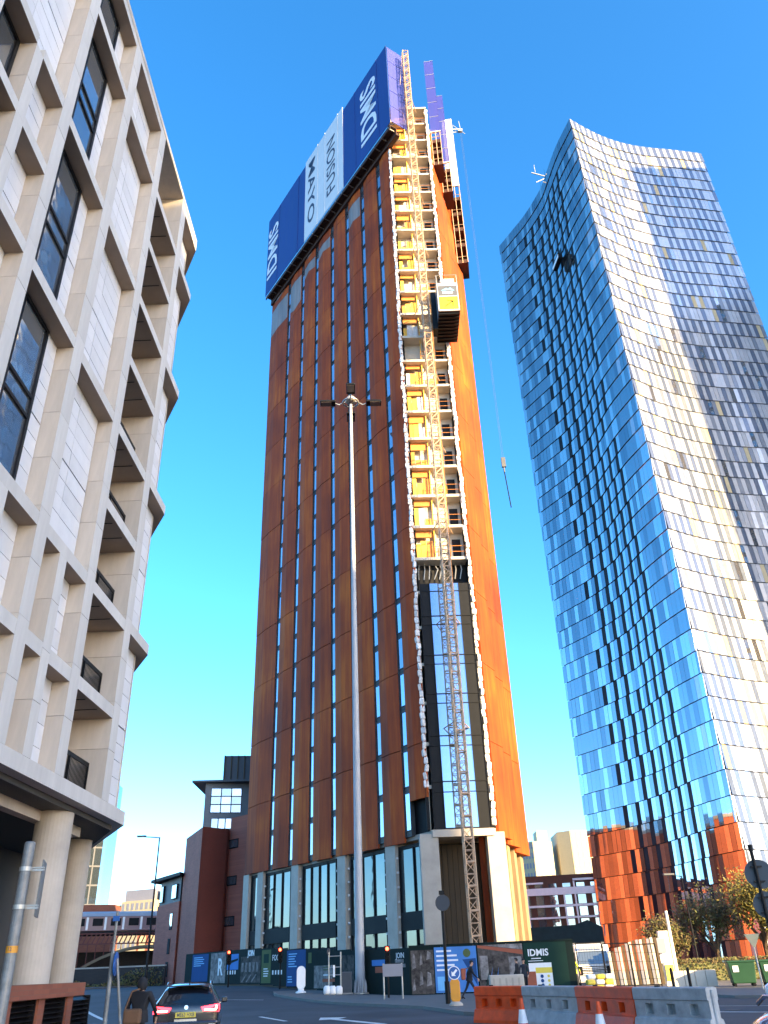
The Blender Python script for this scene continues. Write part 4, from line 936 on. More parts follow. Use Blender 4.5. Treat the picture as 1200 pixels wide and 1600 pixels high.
# market umbrellas / pub shelter beneath the bridge
sh_ = root('canopy_shelter', 'grey fabric shelter roof in front of the dark bridge abutment', 'shelter', (-48, 112.5, 0.7))
mb = MB(); mb.prism([(-50, 110), (-41.0, 111.5), (-41.5, 115), (-50.5, 114)], 4.3, 4.4)
mb.add([(-50, 110, 4.4), (-41, 111.5, 4.4), (-41.5, 115, 4.4), (-50.5, 114, 4.4), (-45.6, 112.6, 5.6)], [(0, 1, 4), (1, 2, 4), (2, 3, 4), (3, 0, 4)]); part('canopy', mb, m_grey, sh_)
for p in ((-49.8, 110.2), (-41.2, 111.6), (-41.7, 114.7), (-50.2, 113.8)): mb = MB(); mb.tube((*p, .7), (*p, 4.3), .06, 6); part('leg', mb, m_frame, sh_)

# ------------------------------------------------------------------ far buildings
def tower_block(name, label, poly, z1, mw, mg, f0, nb, ns, z0=1.0, roof=None):
    r = root(name, label, 'building', (poly[0][0], poly[0][1], 0)); mb = MB(); mb.prism(poly, 0, z1); part('wall', mb, mw, r)
    for fi in f0:
        a = Vector((*poly[fi], 0)); b = Vector((*poly[(fi + 1) % len(poly)], 0)); d = (b - a); L = d.length; d.normalize(); nn = Vector((d.y, -d.x, 0)); fr = Frame(a, d, nn)
        c = sum((Vector((*p, 0)) for p in poly), Vector()) / len(poly)
        if nn.dot((a + b) / 2 - c) < 0: fr = Frame(a, d, -nn)
        w = L / nb; h = (z1 - z0) / ns
        for i in range(nb):
            for j in range(ns):
                mb = MB(); mb.fbox(fr, i * w + w * .22, i * w + w * .78, -.1, .06, z0 + j * h + h * .25, z0 + j * h + h * .8); part('window', mb, mg, r)
    if roof:
        mb = MB(); mb.prism(roof[0], z1, z1 + roof[1]); part('plant_room', mb, roof[2], r)
    return r
m_pale = simple('pale_render', (0.44, 0.37, 0.22), 0.7, var=0.06, rnd=0.0); m_pgrey = simple('pale_grey_panel', (0.22, 0.22, 0.25), 0.6, var=0.06)
tower_block('tower_block', 'far pale yellow block of flats directly right of the rust tower', [(43, 298), (46.5, 294), (53.5, 297), (54, 312), (44, 312)], 37.5, m_pale, m_pgrey, [0, 1], 4, 11, 4, ([(48.5, 296), (52.2, 297.5), (52, 304), (48.5, 304)], 3.6, m_pale))
tower_block('tower_block', 'far pale yellow block of flats with a grey side against the glass tower', [(55.6, 297), (59.6, 294), (70, 296), (70, 312), (56, 312)], 40.5, m_pale, m_pgrey, [1], 6, 12, 4)
ob = root('office_building', 'low brown building with white bands between the rust tower and the glass tower', 'building', (26, 140, 0))
mb = MB(); mb.prism([(18.8, 139), (32.0, 136.5), (34, 150), (20, 152)], 0, 13.4); part('wall', mb, simple('brown_brick', (0.09, 0.04, 0.023), 0.8, var=0.2), ob)
fO = Frame((18.8, 139, 0), (13.2, -2.5, 0), (-2.5, -13.2, 0))
for (z0, z1, a0, a1) in [(10.6, 11.6, -.2, 13.2), (8.9, 9.2, 0, 13), (7.3, 7.55, 0, 13), (12.5, 12.8, 8.6, 13.1), (12.2, 12.45, -.2, 4)]:
    mb = MB(); mb.fbox(fO, a0, a1, 0.02, 0.3, z0, z1); part('white_band', mb, m_white3, ob)
for i in range(6):
    for (z0, z1) in ((9.25, 10.55), (7.6, 8.85), (5.6, 7.2), (11.65, 12.2)):
        mb = MB(); mb.fbox(fO, 0.5 + i * 2.15, 1.7 + i * 2.15, -.1, 0.05, z0, z1); part('window', mb, m_win, ob)
for a in (6.9, 1.2, 8.6):
    mb = MB(); mb.fbox(fO, a, a + .25, .03, .28, 5.5, 12.4 if a > 8 else 10.6); part('post', mb, m_white3, ob)
sf = root('site_shed', 'dark green site shed with a pitched roof below the brown and white building', 'shed', (20, 96, 0))
m_shed = simple('shed_green', (0.013, 0.024, 0.030), 0.75, spec=0.15, var=0.25)
mb = MB(); mb.fprism(Frame((13.2, 92, 0), (1, -.12, 0), (-.12, -1, 0)), [(0, 0), (7.3, 0), (7.3, 4.5), (5.9, 5.2), (4.6, 4.8), (0, 4.7)], -4, 0); part('shed_body', mb, m_shed, sf)
gb = root('far_glass_tower', 'distant pale blue glass tower half hidden by the cream apartment block', 'building', (-76, 204, 0))
m_fgl = glass('far_tower_glass', (0.34, 0.44, 0.50), metal=0.9, rnd=0.1)
mb = MB(); mb.prism([(-80, 194), (-68.7, 199), (-70, 212), (-88, 214)], 0, 44); part('wall', mb, m_fgl, gb)
mb = MB(); fQ = Frame((-80, 194, 0), (11.3, 5, 0), (5, -11.3, 0))
for i in range(7): mb = MB(); mb.fbox(fQ, i * 1.75, i * 1.75 + .3, 0, .15, 0, 44); part('fin', mb, m_grey, gb)
for j in range(11): mb = MB(); mb.fbox(fQ, 0, 12.3, 0, .1, j * 4, j * 4 + .35); part('floor_band', mb, m_grey, gb)
rp = root('rooftop_block', 'small red brick parapet block beside the railway bridge', 'building', (-50, 135, 0))
mb = MB(); mb.prism([(-54.5, 137), (-45.0, 139.5), (-46, 146), (-55, 143)], 0, 11.8); part('wall', mb, m_redlt, rp)
tower_block('far_office', 'far sunlit cream office block with a sloping grey roof beyond the bridge', [(-111, 352), (-96, 345), (-94, 365), (-110, 368)], 28, m_pale, m_pgrey, [0], 7, 5, 6, ([(-110, 353), (-97, 347), (-96, 364), (-109, 366)], 4, m_pgrey))
tower_block('far_office', 'far sunlit cream office block on the right behind the train', [(-95, 350), (-78, 346), (-78, 370), (-94, 370)], 32, m_pale, m_pgrey, [0], 6, 6, 6)
tower_block('far_office', 'far low pale block on the left beside the distant glass tower', [(-128, 356), (-112, 352), (-112, 370), (-128, 370)], 27, m_pale, m_pgrey, [0], 5, 4, 6)
tower_block('market_hall', 'far orange sunlit hall with a rounded gable just above the train', [(-88, 300), (-72, 296), (-70, 315), (-86, 318)], 15.5, m_redlt, m_pale, [0], 4, 1, 6)

# ------------------------------------------------------------------ printed site hoarding
m_hgreen = simple('hoarding_dark_green', (0.007, 0.016, 0.015), 0.75, spec=0.15, var=0.2, scale=0.8); m_hblue = simple('poster_blue', (0.022, 0.07, 0.20), 0.75, spec=0.15, var=0.12)
m_hbright = simple('poster_bright_blue', (0.07, 0.21, 0.52), 0.75, spec=0.15, var=0.08); m_hlime = simple('poster_green', (0.09, 0.12, 0.05), 0.75, spec=0.15, var=0.12)
m_hpic = simple('poster_picture', (0.07, 0.06, 0.055), 0.75, spec=0.15, var=0.9, scale=2.2); m_hpic2 = simple('poster_picture_pale', (0.20, 0.185, 0.18), 0.75, spec=0.15, var=0.7, scale=2.5)
m_hdmis = simple('poster_site_green', (0.011, 0.036, 0.027), 0.75, spec=0.15, var=0.1); m_hpink = simple('poster_salmon', (0.32, 0.10, 0.06), 0.75, spec=0.15, var=0.1)
m_hyel = simple('poster_yellow', (0.70, 0.55, 0.06), 0.5, var=0.06)
H0 = Vector((0.5, 58.4, 0)); HL = Vector((-21.3, 89.9, 0)); HR = Vector((10.7, 56.6, 0))
dL = (H0 - HL).normalized(); fHL = Frame(HL, dL, (dL.y, -dL.x, 0)); dR = (HR - H0).normalized(); fHR = Frame(H0, dR, (dR.y, -dR.x, 0))
hdL = (H0 - HL).length; hdR = (HR - H0).length
hoard = root('site_hoarding', 'dark green printed hoarding round the foot of the rust tower', 'hoarding', (-8, 70, 0.3))
def hbase(fr, a): p = fr(a, 0, 0); return gz(p.x, p.y) + 0.12
n = 16; w = hdL / n
for i in range(n):
    zb = hbase(fHL, (i + .5) * w); mb = MB(); mb.fbox(fHL, i * w + .01, (i + 1) * w - .01, -.06, 0, zb, zb + 2.62); part('hoarding_board', mb, m_hgreen, hoard)
n2 = 5; w2_ = hdR / n2
for i in range(n2):
    mb = MB(); mb.fbox(fHR, i * w2_ + .01, (i + 1) * w2_ - .01, -.06, 0, 0.12, 2.76); part('hoarding_board', mb, m_hgreen, hoard)
mb = MB(); mb.fbox(fHR, 0, hdR, -.09, .04, 2.76, 2.86); part('top_rail', mb, m_hgreen, hoard)
def poster(fr, a0, a1, z0, z1, mat, name='poster', b=0.012):
    zb = hbase(fr, (a0 + a1) / 2); mb = MB(); mb.fbox(fr, a0, a1, 0.002, b, zb + z0, zb + z1); return part(name, mb, mat, hoard), zb
def lines(fr, a0, a1, z, n, mat, par, h=.07, gap=.17, b=0.013):
    for i in range(n):
        mb = MB(); mb.fbox(fr, a0, a0 + (a1 - a0) * random.uniform(.6, 1), b, b + .006, z - i * gap, z - i * gap + h); part('text_line', mb, mat, par)
o, zb = poster(fHL, 1.8, 5.7, .25, 2.5, m_hblue); lines(fHL, 2.2, 4.8, zb + 2.2, 5, m_lb, o)
o, zb = poster(fHL, 6.3, 9.7, .1, 2.5, m_hpic2); text_on('lettering', 'R', 1.9, m_wletter, o, fHL, 8.5, .014, zb + 1.3, offset=.03)
o, zb = poster(fHL, 10.0, 12.4, 1.1, 2.3, m_hbright)
mb = MB(); mb.fprism(fHL, [(10.1, zb + 1.5), (12.3, zb + 1.8), (12.3, zb + 1.95), (10.1, zb + 1.75)], .014, .02); part('stripe', mb, m_hgreen, o)
o, zb = poster(fHL, 12.9, 16.8, .1, 2.05, m_hpic)
for i in range(5):
    mb = MB(); mb.fbox(fHL, 13.1 + i * .72, 13.5 + i * .72, .013, .02, zb + .9, zb + 1.6); part('picture_figure', mb, m_hpic2, o)
for i in range(3):
    c = 13.1 + i * .95; mb = MB(); mb.add([fHL(c, .013, zb + .15), fHL(c + .25, .013, zb + .15), fHL(c + 1.1, .013, zb + .7), fHL(c + .9, .013, zb + .7), fHL(c, .02, zb + .15), fHL(c + .25, .02, zb + .15), fHL(c + 1.1, .02, zb + .7), fHL(c + .9, .02, zb + .7)], BOXF); part('picture_stripe', mb, m_hpic2, o)
text_on('lettering', 'JOIN', .6, m_wletter, hoard, fHL, 14.9, .01, zb + 2.27, offset=.02)
o, zb = poster(fHL, 17.0, 18.7, .12, 2.5, m_hlime); mb = MB(); mb.fbox(fHL, 17.4, 18.3, .013, .02, zb + 1.55, zb + 2.2); part('emblem', mb, m_hdmis, o); lines(fHL, 17.4, 18.4, zb + 1.1, 4, m_wletter, o)
o, zb = poster(fHL, 18.9, 20.8, .5, 2.4, m_hgreen); text_on('lettering', 'FOOD', .6, m_wletter, o, fHL, 19.8, .014, zb + 1.95)
for i in range(4):
    for a in (10.2, 19.0):
        mb = MB(); mb.fbox(fHL, a + i * .5, a + .22 + i * .5, .013, .018, hbase(fHL, a) + .75, hbase(fHL, a) + 1.05); part('white_mark', mb, m_wletter, hoard)
o, zb = poster(fHL, 21.5, 24.6, .1, 2.55, m_hblue); lines(fHL, 21.8, 23.4, zb + 2.25, 6, m_lb, o); lines(fHL, 21.7, 22.6, zb + .7, 3, m_lb, o)
o, zb = poster(fHL, 25.0, 25.5, 1.7, 2.4, m_hlime, 'leaf_emblem')
o, zb = poster(fHL, 25.9, 28.6, .15, 1.6, m_hpic2); lines(fHL, 27.3, 28.4, zb + 1.45, 2, m_hlime, o); lines(fHL, 27.3, 28.5, zb + .95, 1, m_wletter, o); lines(fHL, 27.2, 29, zb + .55, 1, m_hpink, o, .2)
o, zb = poster(fHL, 29.7, 31.6, .2, 2.3, m_hpic)
o, zb = poster(fHL, 33.9, 35.6, 1.65, 2.0, m_hbright); o, zb = poster(fHL, 34.3, 36.1, 1.25, 1.6, m_hpink)
o, zb = poster(fHL, 36.5, 38.1, 1.3, 2.4, m_hgreen); text_on('lettering', 'JOIN', .45, m_wletter, o, fHL, 37.3, .014, zb + 2.2); lines(fHL, 36.7, 37.9, zb + 1.8, 2, m_hpic2, o, .2, .26)
# right run
o, zb = poster(fHR, 0.1, 1.55, .05, 2.45, m_hpic)
for (a0, a1, z0, z1) in [(.15, .4, 1.4, 2.3), (.65, .85, 1.6, 2.35), (1.1, 1.45, 1.9, 2.4), (.6, .85, .5, 1.3), (1.05, 1.4, .45, 1.25), (.15, .35, .2, .9)]:
    mb = MB(); mb.fprism(fHR, [(a0, zb + z0), (a1, zb + z0 + .08), (a1 - .05, zb + z1 - .1), (a0 + .1, zb + z1)], .013, .02); part('picture_figure', mb, m_hpic2, o)
o, zb = poster(fHR, 1.62, 4.3, .08, 2.58, m_hbright)
lines(fHR, 1.75, 3.3, zb + 2.3, 5, m_wletter, o, .1, .26)
mb = MB(); mb.disc(fHR(3.7, .016, zb + 2.2), fHR.ey, .24, .008); part('emblem', mb, m_hlime, o)
mb = MB(); mb.fprism(fHR, [(4.25, zb + 1.9), (3.4, zb + 1.85), (4.25, zb + .4)], .013, .019); part('line_drawing', mb, m_hblue, o)
mb = MB(); mb.fbox(fHR, 1.75, 2.2, .013, .019, zb + .2, zb + .95); part('pale_square', mb, m_lb, o)
o, zb = poster(fHR, 4.4, 7.22, .05, 2.6, m_hpic)
mb = MB(); mb.fprism(fHR, [(4.4, zb + 2.45), (7.2, zb + 2.0), (7.2, zb + 2.25), (4.4, zb + 2.6)], .013, .019); part('printed_awning', mb, m_hpink, o)
mb = MB(); mb.fprism(fHR, [(4.6, zb + 2.6), (7.2, zb + 2.27), (7.2, zb + 2.6)], .013, .0185); part('printed_sky', mb, m_hpic2, o)
mb = MB(); mb.fbox(fHR, 4.5, 5.0, .013, .02, zb + .7, zb + 2.0); part('printed_door', mb, m_hpic2, o)
mb = MB(); mb.fbox(fHR, 6.3, 7.1, .013, .02, zb + .2, zb + 1.9); part('printed_window', mb, m_hpic2, o)
for i in range(4):
    mb = MB(); mb.fprism(fHR, [(4.7 + i * .22, zb + .2), (4.8 + i * .22, zb + .2), (5.1 + i * .18, zb + 1.4)], .021, .026); part('printed_leaf', mb, m_hbright if i % 2 else m_hdmis, o)
o, zb = poster(fHR, 7.3, 9.9, .02, 2.62, m_hdmis)
text_on('lettering', 'IDMIS', .52, m_wletter, o, fHR, 8.15, .014, zb + 2.05, offset=.012)
lines(fHR, 7.7, 8.6, zb + 1.72, 1, m_wletter, o, .05); lines(fHR, 7.5, 8.9, zb + 1.6, 1, m_wletter, o, .03)
mb = MB(); mb.fbox(fHR, 7.5, 8.9, .013, .03, zb + .1, zb + 1.5); sb = part('safety_board', mb, m_white3, o)
mb = MB(); mb.fbox(fHR, 7.9, 8.9, .031, .035, zb + .95, zb + 1.25); part('warning_strip', mb, m_hyel, sb)
for i in range(3):
    mb = MB(); mb.disc(fHR(8.25, .034, zb + .78 - i * .24), fHR.ey, .1, .008, 14); part('round_symbol', mb, m_hblue, sb)
for i in range(3):
    mb = MB(); mb.disc(fHR(8.65, .034, zb + .78 - i * .24), fHR.ey, .08, .008, 14); part('round_symbol', mb, m_hyel, sb)
mb = MB(); mb.fbox(fHR, 7.25, 7.9, .3, .33, zb + .1, zb + 1.05); part('red_notice', mb, m_hpink, o)

# ------------------------------------------------------------------ street furniture
def glow(name, col, s): return simple(name, (col[0] * .3, col[1] * .3, col[2] * .3), 0.4, var=0, emit=(col, s))
m_redlamp = glow('red_signal_light', (1.0, 0.05, 0.02), 4.0)
m_tail = glow('tail_light_red', (1.0, 0.02, 0.03), 3.0)
m_tailw = glow('tail_light_core', (1.0, 0.25, 0.22), 7.0)
m_signblue = simple('sign_blue', (0.012, 0.09, 0.32), 0.4, var=0.04); m_signgrey = simple('sign_back_grey', (0.05, 0.055, 0.065), 0.5, var=0.1)
m_amber = simple('amber_plastic', (0.62, 0.25, 0.008), 0.4, var=0.08)

# high-mast lamp with four floodlights
lx, ly = -2.85, 62.6; lz = gz(lx, ly) + .13
lm = root('lamp_mast', 'very tall pale grey lighting mast with four floodlights in front of the rust tower', 'lamp post', (lx, ly, lz))
mb = MB(); prof = [(.33, 0.05), (.33, .9), (.31, 4), (.27, 14), (.21, 30), (.15, 46), (.14, 49.6)]; mb.lathe(prof, 20, 0, (lx, ly, lz)); part('mast_shaft', mb, m_post, lm, smooth=True)
mb = MB(); mb.lathe([(.62, 0), (.62, .06), (.4, .1)], 20, 0, (lx, ly, lz)); part('base_flange', mb, m_galv, lm)
for i in range(10):
    a = i * math.pi / 5; mb = MB(); x, y = lx + .5 * math.cos(a), ly + .5 * math.sin(a); p = MB()
    p.add([(lx + .36 * math.cos(a), ly + .36 * math.sin(a), lz + .9), (x, y, lz + .06), (lx + .36 * math.cos(a + .08), ly + .36 * math.sin(a + .08), lz + .9), (x + .04, y, lz + .06), (lx + .3 * math.cos(a), ly + .3 * math.sin(a), lz + .06)], [(0, 1, 3, 2), (0, 1, 4), (2, 3, 4)]); part('gusset', p, m_post, lm)
hz_ = lz + 49.8
mb = MB()
for i in range(20):
    a0, a1 = i * math.pi / 10, (i + 1) * math.pi / 10; mb.tube((lx + .75 * math.cos(a0), ly + .75 * math.sin(a0), hz_), (lx + .75 * math.cos(a1), ly + .75 * math.sin(a1), hz_), .09, 6)
for i in range(4):
    a = i * math.pi / 2; mb.tube((lx, ly, hz_ + .3), (lx + .75 * math.cos(a), ly + .75 * math.sin(a), hz_), .06, 6)
part('headframe_ring', mb, m_galv, lm)
mb = MB(); mb.lathe([(.5, .1), (.55, .35), (.3, .7), (.05, .8)], 16, 0, (lx, ly, hz_)); part('headframe_cap', mb, m_galv, lm, smooth=True)
m_led = simple('floodlight_glass', (0.16, 0.13, 0.12), 0.3, var=0.2, scale=6)
for i, a in enumerate((0.0, math.pi / 2, math.pi, -math.pi / 2)):
    d = Vector((math.cos(a + .05), math.sin(a + .05), 0)); s = Vector((-d.y, d.x, 0)); up = Vector((0, 0, 1))
    c0 = Vector((lx, ly, hz_)); arm = MB(); arm.path([c0 + d * .75, c0 + d * 1.15 - up * .25, c0 + d * 1.5 - up * .1], .06, 6); ao = part('floodlight_arm', arm, m_galv, lm)
    fl = Frame(c0 + d * 1.5 - up * .15, d, s); mb = MB(); mb.fbox(fl, 0, 1.5, -.42, .42, .0, .22); o = part('floodlight', mb, m_black, lm, bevel=.04)
    mb = MB(); mb.fbox(fl, .4, 1.4, -.34, .34, -.03, .0); part('floodlight_glass', mb, m_led, o)

def street_lamp(label, x, y, h, arm, r0=.1, z0=None, side=-1):
    z = gz(x, y) if z0 is None else z0; r = root('street_lamp', label, 'lamp post', (x, y, z), group='street lamps')
    mb = MB(); mb.lathe([(r0 * 1.3, 0), (r0 * 1.3, 1.2), (r0, 1.3), (r0 * .6, h)], 10, 0, (x, y, z)); part('post', mb, m_frame, r, smooth=True)
    mb = MB(); mb.tube((x, y, z + h - .05), (x + side * arm, y, z + h + .1), r0 * .45, 6); part('arm', mb, m_frame, r)
    mb = MB(); mb.box(x + side * arm - .45, x + side * arm + .35, y - .15, y + .15, z + h + .06, z + h + .2); part('lamp_head', mb, m_grey, r, bevel=.03)
    return r
street_lamp('tall dark street lamp in front of the red brick building', -21.5, 77.0, 11.9, 1.6)
street_lamp('slim street lamp right of the round columns in front of the railway bridge', -35.0, 96.5, 9.8, 0.7)
street_lamp('curly grey lamp post between the trees and the glass tower', 21.6, 67.0, 7.0, 0.9, .07)

def signal(label, x, y, h, zoff=.12):
    z = gz(x, y) + zoff; r = root('traffic_light', label, 'traffic light', (x, y, z), group='red traffic lights')
    mb = MB(); mb.lathe([(.06, 0), (.06, h + .4)], 10, 0, (x, y, z)); part('post', mb, m_black, r)
    mb = MB(); mb.box(x - .16, x + .16, y - .26, y - .06, z + h - .6, z + h + .4); part('signal_head', mb, m_black, r, bevel=.02)
    for i, (zz_, mt) in enumerate(((.24, m_redlamp), (-.08, m_frame), (-.4, m_frame))):
        mb = MB(); mb.disc((x, y - .275, z + h + zz_), (0, -1, 0), .1, .03, 14); part('lens', mb, mt, r)
        mb = MB(); mb.tube((x, y - .27, z + h + zz_), (x, y - .42, z + h + zz_), .12, 14, cap=False); part('visor', mb, m_black, r)
    return r
signal('red traffic light at the left end of the hoarding beside the blue poster', -13.3, 70.4, 2.1)
signal('red traffic light in front of the narrow green hoarding poster', -9.0, 67.8, 2.3)
signal('red traffic light just right of the tall lighting mast', -.84, 55.0, 2.3)

def pole(x, y, z, h, r, mat, par): mb = MB(); mb.lathe([(r, 0), (r, h)], 12, 0, (x, y, z)); return part('post', mb, mat, par, smooth=False)
# black post with the back of a round sign
bx_, by_ = 2.1, 43.6
bp_ = root('round_sign', 'black post with the dark back of a round sign standing on the island', 'sign', (bx_, by_, .13))
pole(bx_, by_, .13, 4.75, .075, m_black, bp_)
mb = MB(); mb.lathe([(.12, 0), (.12, .9)], 12, 0, (bx_, by_, .13)); part('post_base', mb, m_black, bp_)
mb = MB(); mb.disc((bx_ + .02, by_ - .1, 4.35), (-.25, -1, 0), .36, .03, 28); part('sign_plate', mb, m_signgrey, bp_)
mb = MB(); mb.box(bx_ - .13, bx_ + .13, by_ - .09, by_ + .05, 4.72, 4.9); part('post_cap', mb, m_black, bp_)
# yellow keep-left bollard
yx, yy = 2.33, 41.2
yb = root('keep_left_bollard', 'yellow bollard with a blue keep left arrow at the island tip', 'bollard', (yx, yy, .13))
mb = MB(); mb.lathe([(.3, 0), (.3, .07), (.22, .14), (.17, .16)], 16, 0, (yx, yy, .13)); part('base', mb, m_conc, yb)
fY = Frame((yx, yy, .13), (1, -.05, 0), (-.05, -1, 0))
mb = MB(); mb.fprism(fY, [(-.14, .14), (.14, .14), (.22, .26), (.22, .88), (.16, 1.0), (-.16, 1.0), (-.22, .88), (-.22, .26)], -.09, .09); part('yellow_shell', mb, m_amber, yb, bevel=.03)
c = fY(0, .1, 1.25)
mb = MB(); mb.disc(c, fY.ey, .27, .05, 28); o = part('sign_rim', mb, m_white3, yb)
mb = MB(); mb.disc(c + fY.ey * .02, fY.ey, .235, .03, 28); part('sign_face', mb, m_signblue, o)
mb = MB(); fa = Frame(c - Vector((0, 0, 0)), fY.ex, fY.ey); u = .7071
def rot45(px, pz): return (px * u - pz * u, px * u + pz * u)
ar = [rot45(*p) for p in [(-.17, 0), (-.03, .13), (-.03, .045), (.17, .045), (.17, -.045), (-.03, -.045), (-.03, -.13)]]
mb.fprism(fa, ar, .036, .045); part('arrow', mb, m_white3, o)
# white bollard on the island
wx, wy = -6.9, 62.9; wz = gz(wx, wy) + .13
wb = root('white_bollard', 'plain white rounded bollard at the left end of the island', 'bollard', (wx, wy, wz))
mb = MB(); fWb = Frame((wx, wy, wz), (1, .1, 0), (.1, -1, 0))
pts = [(-.2, .26), (.2, .26), (.3, .42), (.3, 1.3)] + [(.3 * math.cos(t), 1.3 + .3 * math.sin(t)) for t in [math.pi * i / 10 for i in range(1, 10)]] + [(-.3, 1.3), (-.3, .42)]
mb.fprism(fWb, pts, -.12, .12); part('shell', mb, m_white3, wb, bevel=.03)
mb = MB(); mb.lathe([(.36, 0), (.36, .07), (.2, .14), (.2, .27)], 16, 0, (wx, wy, wz)); part('base', mb, m_white3, wb)
# sign frames on the island
def frame_sign(name, label, x, y, w, zs, mat, plate=None):
    z = gz(x, y) + .13; r = root(name, label, 'sign', (x, y, z)); mb = MB()
    for s in (0, w): mb = MB(); mb.tube((x + s, y, z), (x + s, y, z + zs[0]), .045, 8); part('post', mb, mat, r)
    for h in zs[1:]: mb = MB(); mb.tube((x, y, z + h), (x + w, y, z + h), .03, 6); part('crossbar', mb, mat, r)
    if plate: mb = MB(); mb.box(x - .05, x + w + .05, y - .07, y - .05, z + plate[0], z + plate[1]); part('plate', mb, plate[2], r)
    return r
fs1 = frame_sign('sign_stand', 'empty pale metal sign frame held down by white sandbags left of the lighting mast', -4.9, 61.6, .8, (2.45, 2.2, 1.55, 1.1), m_galv)
mb = MB(); mb.box(-4.62, -4.48, 61.5, 61.53, 1.25, 1.95); part('white_tag', mb, m_white3, fs1)
mb = MB(); mb.disc((-4.92, 61.55, 2.75), (.9, -.4, 0), .22, .03, 18); part('round_plate', mb, m_signgrey, fs1)
for i, x in enumerate((-5.0, -4.62, -4.2)):
    mb = MB(); z = gz(x, 61.5) + .13
    mb.add([(x + a * s, 61.3 + b * s * .8, z + h) for h, s in ((0, .8), (.1, 1), (.38, .95), (.5, .6)) for a, b in ((-.2, -.2), (.2, -.2), (.24, 0), (.2, .2), (-.2, .2), (-.24, 0))], [tuple(range(6))[::-1], tuple(range(18, 24))] + [(j * 6 + k, j * 6 + (k + 1) % 6, (j + 1) * 6 + (k + 1) % 6, (j + 1) * 6 + k) for j in range(3) for k in range(6)])
    o = link('sandbag', mb.mesh('sandbag', m_white3, True)); tag(o, ('white sandbag at the left foot of the empty sign frame', 'white sandbag in the middle under the empty sign frame', 'white sandbag at the right foot of the empty sign frame')[i], 'sandbag', 'sandbags under the sign frame')
frame_sign('street_name_sign', 'low grey street sign on two posts right of the lighting mast', -1.05, 52.6, 1.05, (1.75, 1.5), m_galv, (1.1, 1.72, m_pgrey))
# control cabinet + small kiosk by the mast
cb = root('control_cabinet', 'grey metal cabinet standing against the foot of the lighting mast', 'cabinet', (-3.8, 62.2, .2)); z = gz(-3.8, 62) + .13
mb = MB(); mb.box(-4.05, -3.4, 61.9, 62.4, z + .08, z + 1.3); part('cabinet_body', mb, m_grey, cb, bevel=.02)
mb = MB(); mb.box(-4.1, -3.35, 61.85, 62.45, z, z + .08); part('cabinet_base', mb, m_concdk, cb)
mb = MB(); mb.box(-4.0, -3.45, 61.885, 61.898, z + .14, z + 1.24); part('cabinet_door', mb, m_signgrey, cb)
# near left pole with clamps and edge-on plate
nx, ny = -4.36, 10.1
np_ = root('sign_pole', 'weathered galvanised pole with two clamps in front of the round columns', 'pole', (nx, ny, 0))
m_oldgalv = simple('weathered_galvanised', (0.20, 0.20, 0.195), 0.5, 0.4, var=0.35, scale=5, bump=.1)
mb = MB(); mb.lathe([(.062, 0), (.062, 3.12), (.05, 3.14)], 16, 0, (nx, ny, 0)); part('post', mb, m_oldgalv, np_, smooth=False)
for zc in (2.82, 2.42):
    mb = MB(); mb.lathe([(.07, 0), (.07, .045)], 16, 0, (nx, ny, zc)); mb.box(nx + .05, nx + .2, ny + .03, ny + .06, zc, zc + .02).box(nx + .05, nx + .2, ny + .03, ny + .06, zc + .03, zc + .045); part('clamp', mb, m_galv, np_)
mb = MB(); mb.add([(nx + .15, ny + .08, 2.35), (nx + .02, ny + .5, 2.35), (nx + .035, ny + .5, 2.35), (nx + .165, ny + .08, 2.35), (nx + .15, ny + .08, 2.95), (nx + .02, ny + .5, 2.95), (nx + .035, ny + .5, 2.95), (nx + .165, ny + .08, 2.95)], BOXF); part('sign_plate', mb, m_oldgalv, np_)
mb = MB(); mb.lathe([(.0635, 0), (.0635, .07)], 16, 0, (nx, ny, 1.98)); part('yellow_sticker', mb, m_amber, np_)
text_on('lettering', '12', .05, m_dletter, np_, Frame((nx, ny - .0637, 2.015), (1, 0, 0), (0, -1, 0)), 0, 0, 0, extrude=.001)
# thin pole with blue one-way plate and a leaning strut
tx, ty = -6.05, 19.0
tp = root('slim_sign_pole', 'slim grey pole with a round blue sign seen nearly edge-on beside the person', 'sign', (tx, ty, 0))
mb = MB(); mb.lathe([(.045, 0), (.045, 2.15), (.03, 2.2), (.03, 2.95)], 10, 0, (tx, ty, 0)); part('post', mb, m_oldgalv, tp)
mb = MB(); mb.tube((tx + .12, ty - .05, 2.05), (tx + .34, ty + .1, .6), .03, 8); part('leaning_strut', mb, m_oldgalv, tp)
mb = MB(); mb.disc((tx + .1, ty - .04, 1.95), (.97, .10, 0), .22, .02, 24); o = part('sign_disc', mb, m_signblue, tp)
mb = MB(); mb.disc((tx + .108, ty - .044, 1.95), (.97, .10, 0), .19, .02, 24); part('sign_face', mb, m_signblue, o)
mb = MB(); mb.box(tx - .07, tx + .07, ty - .05, ty - .03, 2.75, 2.85); part('small_plate', mb, m_signblue, tp)

